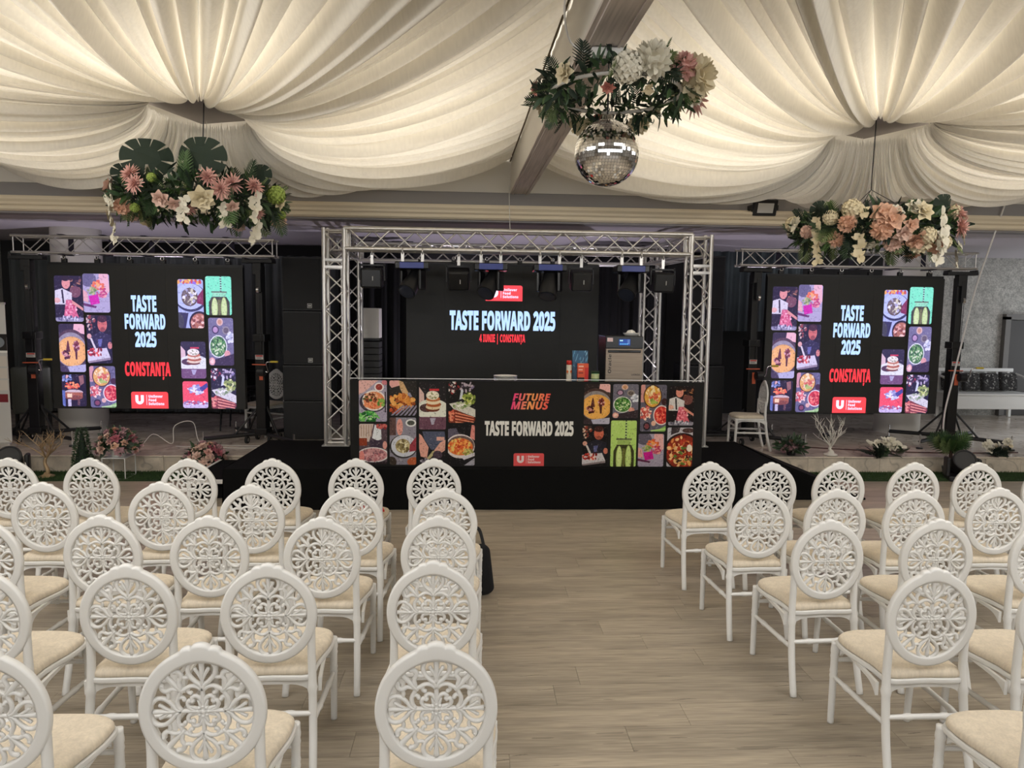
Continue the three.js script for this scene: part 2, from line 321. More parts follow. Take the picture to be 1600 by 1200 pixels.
for (const [x, lab] of [[-2.6, 'added unseen flood lamp bar on the cross beam left over the seats'], [3.95, 'added unseen flood lamp bar on the cross beam right over the seats']]) {  // bars added out of view to throw frontal light on the cornice
  const t = thing('added_flood_bar', lab, 'lamp', [x, 3.43, -2.64], Math.PI);
  mesh('housing', rbox(2.5, 0.3, 0.05, 0.01, 0, 0, 0), M.black, t, null, [0.14, 0, 0]);
  mesh('lamp_glass', box(2.4, 0.24, 0.008, 0, 0, 0.026), mat(lin(0.9, 0.88, 0.85), 0.4, { emissive: SOFT, emissiveIntensity: 2 }), t, null, [0.14, 0, 0]);
  mesh('bracket', merge([box(0.05, 0.3, 0.03, -0.8, 0.16, -0.04), box(0.05, 0.3, 0.03, 0.8, 0.16, -0.04)]), M.black, t);
}
// gathered ceiling cloth: pleats run from a hub to the four sides of its bay and hang in a sag between
function drape(label, hub, corners, seed, yp) {
  const r = rng(seed), N = 1800, S = 56, R0 = 0.46;
  const legs = corners.map((c, i) => { const d = corners[(i + 1) % 4]; return Math.hypot(d[0] - c[0], d[1] - c[1]); }), total = legs.reduce((a, b) => a + b, 0);
  const edges = []; { let u = 0; while (u < 1) { edges.push(u); u += (0.45 + 1.1 * r()) / 132; } edges.push(1); }
  const amp = edges.map(() => (r() < 0.22 ? 1.5 + 0.8 * r() : 0.45 + 0.7 * r())), skew = edges.map(() => 0.35 + 0.3 * r()), flow = edges.map(() => (r() - 0.5) * 0.5);
  const fine = Array.from({ length: 6 }, (_, k) => [Math.round(150 + 60 * k + 40 * r()), r() * 6.28, (r() - 0.5) * 3]);
  const pos = [], uv = [], idx = [];
  let f = 0;
  for (let i = 0; i <= N; i++) {
    const u = (i % N) / N; if (i === N) f = 0;
    while (f < edges.length - 2 && u >= edges[f + 1]) f++;
    let run = u * total, e = 0; while (e < 3 && run > legs[e]) { run -= legs[e]; e++; }
    const a = corners[e], b = corners[(e + 1) % 4], k = run / legs[e], px = a[0] + (b[0] - a[0]) * k, pz = a[1] + (b[1] - a[1]) * k;
    const ang = Math.atan2(pz - hub[2], px - hub[0]), L = Math.hypot(px - hub[0], pz - hub[2]) - R0, c = Math.sin(ang);
    const sag = 0.40 - 0.17 * Math.pow(Math.max(0, c), 1.5) + 0.09 * Math.max(0, -c), ex = 0.55 + 0.4 * Math.max(0, c), pk = ex / (1 + ex), nrm = 1 / (Math.pow(pk, ex) * (1 - pk)), hubY = hub[1] - 0.05 * Math.max(0, -c);
    let t = (u - edges[f]) / (edges[f + 1] - edges[f]);
    for (let j = 0; j <= S; j++) {
      const s = Math.pow(j / S, 1.35);
      const w = Math.min(1, Math.max(0, t + flow[f] * Math.sin(s * 5 + f) * t * (1 - t)));
      const q = w < skew[f] ? 0.5 * w / skew[f] : 0.5 + 0.5 * (w - skew[f]) / (1 - skew[f]);
      const pleat = -Math.pow(Math.sin(Math.PI * q), 0.55) + 0.5;
      let h = pleat * amp[f] * (0.035 + 0.27 * Math.pow(s, 0.6) * (1 - 0.65 * s));
      for (const [n, ph, dr] of fine) h += (0.006 + 0.006 * Math.max(0, -c)) * Math.sin(n * 6.2832 * u + ph + dr * s) * (1 - s) * (0.45 + 0.55 * Math.exp(-s * 4));
      h += 0.01 * Math.sin(u * 6.2832 * 31 + 4 * s) * s * (1 - s) * 3;
      const rr = R0 + L * s, lip = nrm * Math.pow(s, ex) * (1 - s), end = 1 - Math.pow(s, 14);
      pos.push(hub[0] + Math.cos(ang) * rr, hubY + (yp - hubY) * s - sag * lip + h * (0.3 + 0.7 * end), hub[2] + Math.sin(ang) * rr);
      uv.push(u * total / 1.5, L * s / 1.5);
    }
  }
  for (let i = 0; i < N; i++) for (let j = 0; j < S; j++) { const a = i * (S + 1) + j, b = a + S + 1; idx.push(a, a + 1, b, b, a + 1, b + 1); }
  const g = new THREE.BufferGeometry();
  g.setAttribute('position', new THREE.Float32BufferAttribute(pos, 3)); g.setAttribute('uv', new THREE.Float32BufferAttribute(uv, 2)); g.setIndex(idx); g.computeVertexNormals();
  return tag(mesh('ceiling_drape', g, M.drape), label, 'drape', 'gathered ceiling cloths');
}
const leftDrape = drape('pleated ivory ceiling cloth gathered above the left flower ring', [-2.62, 3.9, -7.12], [[-5.93, -8.95], [0.44, -8.95], [0.62, -2.62], [-5.93, -2.62]], 17, 3.9);
drape('pleated ivory ceiling cloth gathered above the right flower ring', [3.98, 3.9, -7.02], [[0.68, -8.95], [7.43, -8.95], [7.43, -2.62], [0.87, -2.62]], 29, 3.9);
for (const [x, z, t, lab] of [[-2.55, -7.2, -0.33, 'grey square board at the hub of the left ceiling cloth'], [3.98, -7.05, 0.45, 'grey square board at the hub of the right ceiling cloth']]) {
  const b = thing('hub_board', lab, 'board', [x, 3.965, z], t);
  mesh('board', box(1.06, 0.03, 1.06), M.hubPlate, b);
  mesh('hanger', bar(V(0, 0, 0), V(0, 0.405, 0), 0.01), M.darkMetal, b);
}

mesh('edge_rope', sweep(spline([[0.425, 3.86, -8.9], [0.47, 3.83, -7], [0.53, 3.86, -5], [0.60, 3.86, -2.7]], 40), 0.008, 0.008, { n: 5 }), mat(lin(0.12, 0.09, 0.05), 0.9), leftDrape).userData.label = 'dark thin rope along the cloth edge';

// ---------------------------------------------------------------- stage and counter
const STAGE = 0.42;
{
  const t = thing('stage', 'low stage covered in black carpet behind the aisle', 'stage', [0, 0, 0]);
  mesh('deck', span(-2.5, 3.32, STAGE - 0.05, STAGE, -8.78, -7.14), M.blackCarpet, t);
  // hanging skirt with shallow folds
  const r = rng(77), pts = [];
  const outline = [[-2.5, -8.78], [-2.5, -7.14], [3.32, -7.14], [3.32, -8.78]], pos = [], idx = [];
  let n = 0;
  for (let k = 0; k < 3; k++) {
    const [x0, z0] = outline[k], [x1, z1] = outline[k + 1], L = Math.hypot(x1 - x0, z1 - z0), m = Math.ceil(L / 0.04), nx = -(z1 - z0) / L * -1, nz = (x1 - x0) / L;
    for (let i = 0; i <= m; i++) {
      const u = i / m, w = 0.004 * Math.sin(u * L * 9 + k) + 0.004 * Math.sin(u * L * 17.3);
      pos.push(x0 + (x1 - x0) * u - (k === 0 ? 0.004 : k === 2 ? -0.004 : 0), STAGE + 0.003, z0 + (z1 - z0) * u + (k === 1 ? 0.006 : 0));
      pos.push(x0 + (x1 - x0) * u - (k === 0 ? 0.02 + w : k === 2 ? -0.02 - w : 0), 0.002, z0 + (z1 - z0) * u + (k === 1 ? 0.012 + w : 0));
      if (i) idx.push(n - 2, n - 1, n, n, n - 1, n + 1);
      n += 2;
    }
  }
  const g = new THREE.BufferGeometry(); g.setAttribute('position', new THREE.Float32BufferAttribute(pos, 3)); g.setIndex(idx); g.computeVertexNormals();
  const mm = M.blackCarpet.clone(); mm.side = THREE.DoubleSide;
  mesh('skirt', g, mm, t);
  mesh('frame', merge([span(-2.45, 3.27, 0.3, 0.36, -7.25, -7.2), span(-2.45, 3.27, 0.3, 0.36, -8.7, -8.65), ...[-2.4, -0.9, 0.4, 1.8, 3.2].flatMap((x) => [box(0.06, 0.36, 0.06, x, 0.18, -7.25), box(0.06, 0.36, 0.06, x, 0.18, -8.65)])]), M.darkMetal, t);
  // ramps and a white edging at the two ends
  const rampR = thing('stage_ramp', 'black carpet ramp at the right end of the stage', 'ramp', [3.35, 0, 0]);
  const sh = new THREE.Shape([new THREE.Vector2(0, 0), new THREE.Vector2(1.0, 0), new THREE.Vector2(1.0, 0.02), new THREE.Vector2(0, STAGE)]);
  const gr = new THREE.ExtrudeGeometry(sh, { depth: 1.1, bevelEnabled: false }); gr.translate(0, 0, -8.6);
  mesh('ramp_top', gr, M.blackCarpet, rampR);
  const st = thing('stage_step', 'black step with white edge at the left end of the stage', 'step', [-2.53, 0, 0]);
  mesh('tread', span(-0.5, 0, 0.17, 0.21, -8.6, -7.55), M.blackCarpet, st);
  mesh('support', span(-0.46, -0.02, 0, 0.17, -8.55, -7.6), M.blackCarpet, st);
  mesh('edging', merge([span(-0.52, -0.49, 0.175, 0.215, -8.6, -7.53), span(-0.52, 0, 0.175, 0.215, -7.56, -7.53)]), M.white, st);
}
// --- flat prints -----------------------------------------------------------
function canvas(w, h, draw) {
  const c = document.createElement('canvas'); c.width = w; c.height = h; const x = c.getContext('2d'); draw(x);
  const t = new THREE.CanvasTexture(c); t.colorSpace = THREE.SRGBColorSpace; t.magFilter = THREE.LinearFilter; return t;
}
function oval(c, x, y, rx, ry, col, rot = 0) { c.fillStyle = col; c.beginPath(); c.ellipse(x, y, rx, ry, rot, 0, 6.2832); c.fill(); }
function poly(c, pts, col) { c.fillStyle = col; c.beginPath(); pts.forEach(([x, y], i) => (i ? c.lineTo(x, y) : c.moveTo(x, y))); c.closePath(); c.fill(); }
function bits(c, seed, n, x, y, rx, ry, cols, s0, s1 = s0 * 1.8) { const r = rng(seed); for (let i = 0; i < n; i++) { const a = r() * 6.2832, q = Math.sqrt(r()); oval(c, x + Math.cos(a) * q * rx, y + Math.sin(a) * q * ry, s0 + r() * (s1 - s0), (s0 + r() * (s1 - s0)) * 0.7, cols[Math.floor(r() * cols.length)], r() * 3); } }
const rect = (c, x, y, w, h, col) => { c.fillStyle = col; c.fillRect(x, y, w, h); };
// every motif is drawn on a 100 x 160 field
const motif = {
  chefMeat(c) { rect(c, 0, 0, 100, 160, '#1c1413'); bits(c, 1, 14, 78, 30, 26, 26, ['#7a4a30', '#a06a40', '#3a241c'], 3, 8); oval(c, 74, 56, 20, 20, '#6d4038'); poly(c, [[2, 52], [28, 44], [62, 60], [60, 100], [0, 100]], '#cfc8c2'); oval(c, 42, 26, 15, 20, '#d98a72'); oval(c, 41, 10, 15, 9, '#22160f'); poly(c, [[24, 50], [30, 48], [34, 96], [28, 96]], '#2a2220'); oval(c, 8, 86, 12, 9, '#e0a58e'); poly(c, [[40, 84], [60, 84], [84, 146], [30, 146]], '#d4606c'); bits(c, 2, 30, 56, 116, 20, 30, ['#e88a92', '#b83a4c', '#f0a8a8'], 3, 6); poly(c, [[60, 84], [100, 112], [100, 122], [62, 98]], '#d78b74'); rect(c, 0, 146, 100, 14, '#8d8890'); bits(c, 3, 18, 50, 150, 50, 8, ['#c8c2c8', '#5a5660'], 3, 6); },
  wrap(c) { rect(c, 0, 0, 100, 160, '#a79cab'); oval(c, 22, 24, 30, 30, '#5d5763'); poly(c, [[62, 0], [96, 0], [100, 70], [80, 100], [58, 70]], '#e2aba4'); bits(c, 4, 26, 58, 48, 22, 18, ['#e8743a', '#d95a32', '#f0a050'], 4, 8); bits(c, 5, 22, 36, 70, 18, 14, ['#96a05a', '#c2b870', '#6f8a3c'], 4, 8); bits(c, 6, 20, 70, 80, 18, 22, ['#c8506a', '#e8a088', '#b83a58'], 4, 7); poly(c, [[20, 92], [56, 84], [62, 122], [28, 130]], '#c81c86'); poly(c, [[0, 66], [16, 76], [20, 120], [0, 112]], '#dba093'); poly(c, [[0, 120], [50, 134], [46, 142], [0, 132]], '#5c2844'); },
  orangePan(c) { rect(c, 0, 0, 100, 160, '#2b2220'); poly(c, [[60, 0], [100, 0], [100, 34], [56, 26]], '#e3aca4'); oval(c, 46, 82, 66, 64, '#4a342c'); oval(c, 46, 86, 60, 58, '#8d847f'); oval(c, 48, 92, 58, 50, '#e2a24c'); oval(c, 44, 96, 50, 42, '#e8aa52'); poly(c, [[32, 56], [36, 56], [42, 92], [24, 96]], '#5a281e'); bits(c, 7, 24, 26, 102, 15, 12, ['#6a2a20', '#3c1812', '#c88a78'], 4, 7); bits(c, 8, 26, 66, 74, 12, 15, ['#7a3028', '#4a1c16', '#d09a90'], 4, 7); poly(c, [[60, 84], [70, 84], [68, 118], [62, 118]], '#4c1e18'); rect(c, 0, 140, 100, 20, '#3a2e30'); poly(c, [[28, 142], [100, 134], [100, 160], [36, 160]], '#aaa6b4'); },
  chefTray(c) { rect(c, 0, 0, 100, 160, '#171312'); bits(c, 9, 26, 16, 22, 20, 26, ['#8a3a2a', '#c8a890', '#3c2a24'], 3, 7); oval(c, 64, 30, 19, 25, '#c9644a'); oval(c, 64, 12, 19, 12, '#3a1d16'); oval(c, 65, 47, 10, 8, '#8f4532'); poly(c, [[14, 70], [56, 54], [96, 66], [92, 120], [30, 116]], '#25222a'); poly(c, [[44, 80], [62, 78], [56, 104], [46, 104]], '#5a5c86'); oval(c, 10, 70, 9, 9, '#d59a84'); poly(c, [[12, 76], [20, 76], [36, 110], [28, 112]], '#cfc4bc'); oval(c, 92, 100, 9, 12, '#c8765e'); poly(c, [[0, 116], [78, 108], [92, 140], [0, 154]], '#c9c2c2'); bits(c, 10, 40, 34, 124, 30, 14, ['#b02a24', '#d8503a', '#7a1c18', '#e8c8b8'], 4, 7); poly(c, [[0, 154], [92, 140], [92, 148], [0, 160]], '#8a7a78'); },
  pot(c) { rect(c, 0, 0, 100, 160, '#17100e'); bits(c, 11, 20, 24, 20, 22, 20, ['#8a98b8', '#5c6a8c', '#d8a090'], 4, 8); poly(c, [[70, 10], [90, 4], [92, 44], [76, 56]], '#8a5a44'); bits(c, 12, 40, 44, 56, 30, 18, ['#e8622e', '#f09048', '#c8401e'], 4, 8); oval(c, 48, 90, 38, 14, '#c8b0a0'); rect(c, 12, 90, 72, 26, '#a0562a'); oval(c, 48, 116, 36, 12, '#7a3a1c'); rect(c, 20, 96, 20, 20, '#f0c890'); rect(c, 22, 124, 14, 36, '#b8b0b4'); rect(c, 62, 124, 10, 30, '#5c3a2a'); rect(c, 0, 80, 12, 80, '#51608a'); },
  bowls(c) { rect(c, 0, 0, 100, 160, '#5e5a66'); poly(c, [[0, 0], [16, 0], [20, 60], [0, 60]], '#c98d84'); oval(c, 46, 40, 36, 40, '#4a2d20'); oval(c, 46, 40, 32, 36, '#dca040'); bits(c, 13, 44, 48, 36, 28, 30, ['#e8c088', '#d87850', '#f0d8a0', '#c85838'], 4, 8); bits(c, 14, 12, 52, 58, 14, 10, ['#7f9a3c', '#a8b850'], 4, 7); bits(c, 15, 46, 18, 96, 24, 22, ['#d86a5c', '#f0c8b0', '#b84438'], 4, 8); oval(c, 82, 104, 32, 34, '#e0d0c4'); oval(c, 82, 104, 28, 30, '#c8302a'); bits(c, 16, 40, 82, 104, 24, 26, ['#e8604a', '#a81c1c', '#f08868'], 3, 6); oval(c, 92, 58, 12, 12, '#3c2020'); oval(c, 26, 142, 14, 14, '#251c22'); oval(c, 26, 142, 9, 9, '#7a3c40'); oval(c, 52, 132, 9, 9, '#d8a890'); poly(c, [[56, 160], [100, 140], [100, 160]], '#7fae52'); poly(c, [[40, 156], [100, 148], [100, 154], [44, 160]], '#a9c878'); },
  oysters(c) { rect(c, 0, 0, 100, 160, '#a3adc8'); bits(c, 17, 26, 46, 8, 44, 8, ['#e8a040', '#c84838', '#8a6ac0', '#f0d060'], 5, 9); oval(c, 50, 60, 62, 46, '#2a2c38'); oval(c, 48, 56, 58, 42, '#b3bdd8'); oval(c, 46, 58, 32, 30, '#59482e'); bits(c, 18, 34, 46, 58, 28, 24, ['#e8e4e0', '#a8a4b0', '#6a5c48', '#c8c090'], 5, 9); poly(c, [[76, 56], [100, 30], [100, 84], [74, 78]], '#7a2836'); poly(c, [[0, 108], [40, 110], [28, 160], [0, 160]], '#2c2a36'); oval(c, 0, 138, 22, 28, '#3a3a30'); oval(c, 82, 142, 40, 38, '#1e1614'); oval(c, 82, 144, 34, 33, '#a8643c'); bits(c, 19, 30, 80, 144, 30, 26, ['#d89878', '#f0c8a8', '#7a3a20'], 4, 7); },
  jar(c, led) { rect(c, 0, 0, 100, 160, led ? '#76e2a4' : '#b2d26c'); rect(c, 56, 0, 6, 64, '#46523c'); for (let k = 0; k < 6; k++) rect(c, 56, 4 + k * 10, 6, 4, led ? '#a8f0c4' : '#c8e08c'); rect(c, 22, 62, 60, 5, '#5c6040'); rect(c, 26, 67, 52, 16, led ? '#8ed89c' : '#9bb45c'); poly(c, [[24, 84], [80, 84], [92, 106], [92, 160], [12, 160], [12, 106]], '#3a3a1c'); oval(c, 34, 132, 12, 44, '#b8d070'); oval(c, 34, 132, 8, 40, '#cfe08c'); oval(c, 70, 132, 12, 46, '#b0c868'); oval(c, 70, 132, 8, 42, '#c8dc84'); poly(c, [[46, 96], [58, 96], [56, 160], [48, 160]], '#6a6a30'); },
  greensBowl(c) { rect(c, 0, 0, 100, 160, '#6c6873'); oval(c, 46, 14, 13, 13, '#d8b098'); oval(c, 46, 14, 8, 8, '#c08a60'); oval(c, 28, 40, 14, 14, '#3a2c38'); oval(c, 28, 40, 10, 10, '#b08aa0'); oval(c, 70, 42, 15, 14, '#8c8278'); oval(c, 70, 42, 10, 9, '#5c5048'); bits(c, 20, 20, 88, 66, 14, 16, ['#d8d8dc', '#b0b4bc'], 5, 9); oval(c, 38, 96, 36, 38, '#d9dccc'); oval(c, 38, 96, 32, 34, '#3c6a2c'); bits(c, 21, 70, 38, 96, 30, 31, ['#3f7a2e', '#78a850', '#c8d8a0', '#24501c'], 3, 7); oval(c, 74, 122, 12, 13, '#d99684'); poly(c, [[24, 140], [100, 120], [100, 160], [20, 160]], '#33272a'); oval(c, 12, 146, 12, 13, '#e0a090'); oval(c, 12, 146, 7, 8, '#f0c8b4'); },
  stack(c) { rect(c, 0, 0, 100, 160, '#262223'); poly(c, [[0, 18], [18, 40], [20, 80], [0, 86]], '#d6b4aa'); rect(c, 38, 24, 36, 7, '#c4363a'); oval(c, 50, 94, 62, 36, '#dcdccc'); oval(c, 28, 88, 26, 14, '#4a3030'); oval(c, 50, 92, 26, 9, '#6a3420'); oval(c, 52, 84, 28, 10, '#e0c8a0'); oval(c, 54, 76, 28, 9, '#a8562c'); oval(c, 52, 66, 27, 11, '#e8d4b0'); oval(c, 52, 58, 26, 9, '#b86a3c'); oval(c, 50, 46, 24, 15, '#e6dcc4'); bits(c, 22, 18, 50, 46, 18, 10, ['#b8b08c', '#f4ecd8', '#8a9060'], 3, 6); poly(c, [[0, 118], [100, 118], [100, 160], [0, 160]], '#6a4654'); poly(c, [[40, 122], [62, 122], [54, 144], [46, 144]], '#a8a0b0'); },
  garlic(c) { rect(c, 0, 0, 100, 160, '#ee4a48'); bits(c, 23, 40, 52, 50, 26, 28, ['#c8c8dc', '#9a98b8', '#e8e4f0', '#7a78a0'], 6, 11); poly(c, [[66, 40], [98, 8], [100, 34], [76, 62]], '#3a3a72'); rect(c, 0, 124, 100, 36, '#c4b2c4'); bits(c, 24, 40, 50, 128, 52, 10, ['#f0e0e8', '#8a6a88', '#b83a48'], 4, 8); },
  board(c) { rect(c, 0, 0, 100, 160, '#1b1817'); bits(c, 25, 26, 20, 24, 22, 22, ['#8a2c2c', '#d8d0c8', '#3c2c30'], 4, 8); bits(c, 26, 24, 66, 20, 26, 18, ['#7a6c88', '#b0a0a8', '#3a3038'], 4, 8); poly(c, [[46, 30], [54, 30], [52, 66], [40, 70]], '#c8ccd0'); bits(c, 27, 46, 76, 66, 26, 22, ['#b8c05c', '#8a9a40', '#d8d890', '#4a5a20'], 5, 9); poly(c, [[2, 86], [40, 78], [100, 108], [100, 138], [20, 108]], '#cfcabc'); bits(c, 28, 26, 46, 92, 32, 11, ['#6c8448', '#a8b088', '#e8e4d8'], 4, 8); poly(c, [[0, 116], [24, 108], [100, 142], [98, 154], [30, 160], [0, 160]], '#7a3020'); for (let k = 0; k < 4; k++) poly(c, [[24, 118 + k * 12], [94, 136 + k * 10], [94, 140 + k * 10], [26, 124 + k * 12]], '#e08a68'); bits(c, 29, 20, 10, 130, 12, 20, ['#e08a68', '#c85c44'], 4, 8); },
  soup(c) { rect(c, 0, 0, 100, 160, '#a49cae'); poly(c, [[0, 0], [70, 0], [22, 44], [0, 56]], '#e0b0a8'); oval(c, 72, 26, 17, 17, '#e8dcd8'); oval(c, 72, 26, 12, 12, '#9a3c34'); oval(c, 93, 8, 12, 10, '#c87a80'); oval(c, 50, 84, 48, 40, '#3c3440'); oval(c, 54, 78, 42, 40, '#e6dcd4'); oval(c, 54, 78, 37, 34, '#e08a5c'); bits(c, 30, 40, 42, 66, 26, 18, ['#6a3424', '#a85434', '#e8b088', '#4a5a28'], 4, 8); bits(c, 31, 16, 78, 86, 12, 12, ['#5c8a38', '#8ab050'], 4, 8); bits(c, 32, 14, 40, 96, 20, 8, ['#d85c38', '#f09868'], 4, 8); rect(c, 92, 44, 4, 80, '#2c2428'); bits(c, 33, 60, 34, 142, 36, 20, ['#2c8a34', '#6cb858', '#1c5c24', '#a0d888'], 4, 8); },
  apron(c) { rect(c, 0, 0, 100, 160, '#54434a'); poly(c, [[0, 0], [52, 0], [36, 70], [0, 70]], '#cbb8ac'); for (let k = 0; k < 5; k++) rect(c, 6 + k * 9, 4, 3, 46, '#a88a78'); poly(c, [[56, 2], [78, 16], [80, 60], [66, 66], [46, 56]], '#dde0e2'); bits(c, 34, 16, 80, 10, 18, 12, ['#8a2c2c', '#c8645c'], 4, 8); poly(c, [[36, 62], [84, 66], [80, 94], [40, 92]], '#3f3442'); rect(c, 0, 56, 28, 30, '#8a3a24'); oval(c, 92, 84, 8, 16, '#d8988c'); oval(c, 50, 122, 56, 30, '#dcd6d4'); oval(c, 50, 122, 50, 26, '#c89090'); bits(c, 35, 50, 50, 124, 44, 22, ['#b87074', '#d8a0a0', '#8a5c64'], 4, 8); oval(c, 8, 132, 10, 26, '#e08a80'); poly(c, [[30, 152], [100, 150], [100, 160], [30, 160]], '#2b2023'); },
  chicken(c) { rect(c, 0, 0, 100, 160, '#2d2926'); poly(c, [[0, 0], [36, 0], [40, 22], [8, 34], [0, 20]], '#e0a49c'); poly(c, [[34, 0], [50, 6], [72, 60], [56, 76], [40, 40]], '#cda678'); poly(c, [[56, 60], [76, 54], [86, 80], [70, 90]], '#8c8898'); bits(c, 36, 60, 46, 96, 44, 32, ['#d88a3c', '#e8a858', '#b8642c', '#8a4018'], 8, 14); bits(c, 37, 16, 20, 136, 20, 12, ['#b04c28', '#7a2c18'], 5, 9); for (let k = 0; k < 7; k++) poly(c, [[4 + k * 16, 160], [50 + k * 12, 112], [55 + k * 12, 116], [12 + k * 16, 160]], '#8c8496'); },
  plate(c) { rect(c, 0, 0, 100, 160, '#8a8590'); rect(c, 0, 0, 24, 60, '#5c4440'); oval(c, 38, 32, 12, 28, '#e09a8c'); oval(c, 80, 18, 20, 13, '#dcdcd8'); oval(c, 80, 18, 14, 8, '#4a4c44'); oval(c, 52, 98, 52, 40, '#34302e'); oval(c, 54, 96, 48, 37, '#cdced6'); oval(c, 50, 96, 28, 24, '#a8966c'); bits(c, 38, 50, 50, 96, 25, 21, ['#e0d8b4', '#6a5a38', '#c0b080', '#8a7c50'], 4, 8); poly(c, [[76, 92], [100, 64], [100, 112], [74, 116]], '#9a3c46'); oval(c, 6, 150, 20, 18, '#3a3028'); oval(c, 92, 150, 26, 16, '#b45a34'); },
  jeans(c) { rect(c, 0, 0, 100, 160, '#1f1c1e'); poly(c, [[12, 0], [96, 0], [100, 40], [70, 86], [46, 88], [20, 40]], '#51566a'); rect(c, 66, 26, 30, 18, '#dca898'); poly(c, [[0, 10], [10, 20], [36, 76], [30, 128], [6, 120], [0, 80]], '#dda08e'); poly(c, [[100, 40], [98, 90], [78, 108], [56, 92], [80, 52]], '#dba390'); poly(c, [[52, 92], [66, 98], [40, 132], [26, 134]], '#b8ac7c'); oval(c, 70, 112, 18, 20, '#4b3c46'); bits(c, 39, 30, 40, 146, 44, 14, ['#6a6470', '#a8a0a8', '#3c343c'], 4, 8); },
  pasta(c) { rect(c, 0, 0, 100, 160, '#1d1a1b'); poly(c, [[0, 16], [30, 12], [44, 40], [0, 52]], '#5c5664'); poly(c, [[88, 0], [100, 0], [100, 60], [82, 50]], '#d8897c'); oval(c, 46, 84, 54, 48, '#dcd0cc'); oval(c, 48, 80, 50, 38, '#6a5650'); oval(c, 46, 86, 47, 34, '#e07a3c'); bits(c, 40, 90, 44, 84, 42, 30, ['#f0a050', '#d85a2c', '#e8c068', '#c84424'], 3, 8); bits(c, 41, 24, 76, 106, 20, 12, ['#c8c070', '#8a8a40'], 3, 7); poly(c, [[50, 128], [100, 108], [100, 122], [60, 138]], '#d0cad0'); poly(c, [[60, 160], [100, 130], [100, 160]], '#a8a4ac'); },
  stew(c) { rect(c, 0, 0, 100, 160, '#b9b4b8'); poly(c, [[16, 0], [50, 0], [46, 18], [14, 30]], '#3a3032'); oval(c, 82, 12, 24, 10, '#4a3430'); oval(c, 62, 98, 74, 76, '#2b1712'); oval(c, 62, 100, 66, 70, '#8a2c18'); bits(c, 42, 110, 60, 96, 58, 62, ['#d8803c', '#e8a858', '#b83c24', '#f0c080', '#7a2414'], 5, 11); bits(c, 43, 20, 70, 120, 40, 40, ['#3c2418', '#5c7a30'], 4, 8); oval(c, 88, 84, 11, 15, '#ece0c8'); },
};
function tile(c, name, x0, y0, x1, y1, rad, led = false) {
  c.save(); c.beginPath(); const w = x1 - x0, h = y1 - y0;
  c.moveTo(x0 + rad, y0); c.arcTo(x1, y0, x1, y1, rad); c.arcTo(x1, y1, x0, y1, rad); c.arcTo(x0, y1, x0, y0, rad); c.arcTo(x0, y0, x1, y0, rad); c.closePath(); c.clip();
  c.translate(x0, y0); c.scale(w / 100, h / 160); motif[name](c, led); { const q = rng(x0 * 7 + y0); for (let k = 0; k < 260; k++) oval(c, q() * 100, q() * 160, 1 + 3.2 * q(), 0.8 + 1.6 * q(), q() < 0.5 ? `rgba(0,0,0,${0.08 + 0.16 * q()})` : `rgba(255,245,230,${0.06 + 0.14 * q()})`, q() * 3); }
  if (led) rect(c, 0, 0, 100, 160, 'rgba(70,60,255,0.17)');
  c.restore();
}
function words(c, text0, x0, x1, yTop, yBase, col, weight = 0.065, slant = 0) {  // heavy condensed capitals fitted to a box
  const text = text0.replace('Ț', 'T');
  const size = (yBase - yTop) / 0.72; c.save(); c.font = `bold ${size}px sans-serif`; const w = c.measureText(text).width;
  c.translate(x0, yBase); c.transform((x1 - x0) / w, 0, slant, 1, 0, 0); if (Array.isArray(col)) { const g = c.createLinearGradient(0, 0, w, 0); col.forEach((q, i) => g.addColorStop(i / (col.length - 1), q)); col = g; }
  c.fillStyle = c.strokeStyle = col; c.lineWidth = size * weight; c.lineJoin = 'miter'; c.miterLimit = 2;
  if (weight) c.strokeText(text, 0, 0); c.fillText(text, 0, 0);
  const cut = text0.indexOf('Ț'); if (cut >= 0) { const tx = c.measureText(text.slice(0, cut)).width + c.measureText('T').width / 2; poly(c, [[tx - size * 0.1, size * 0.07], [tx + size * 0.14, size * 0.07], [tx + size * 0.04, size * 0.24], [tx - size * 0.1, size * 0.24]], col); }
  c.restore();
}
function emblem(c, x0, y0, x1, y1, bg, fg) {
  const w = x1 - x0, h = y1 - y0, r = w * 0.06; c.fillStyle = bg; c.beginPath();
  c.moveTo(x0 + r, y0); c.arcTo(x1, y0, x1, y1, r); c.lineTo(x1, y1); c.lineTo(x0, y1); c.arcTo(x0, y0, x1, y0, r); c.closePath(); c.fill();
  const ux = x0 + w * 0.11, uy = y0 + h * 0.2, uw = w * 0.23, uh = h * 0.56; c.strokeStyle = fg; c.lineWidth = uw * 0.36;
  c.beginPath(); c.moveTo(ux + uw * 0.18, uy); c.lineTo(ux + uw * 0.18, uy + uh * 0.5); c.arc(ux + uw / 2, uy + uh * 0.55, uw * 0.32, Math.PI, 0, true); c.lineTo(ux + uw * 0.82, uy); c.stroke();
  rect(c, x0 + w * 0.41, y0 + h * 0.18, w * 0.012, h * 0.62, fg);
  ['Unilever', 'Food', 'Solutions'].forEach((t, i) => words(c, t, x0 + w * 0.46, x0 + w * [0.85, 0.68, 0.89][i], y0 + h * (0.2 + 0.22 * i), y0 + h * (0.355 + 0.22 * i), fg, 0.03));
}
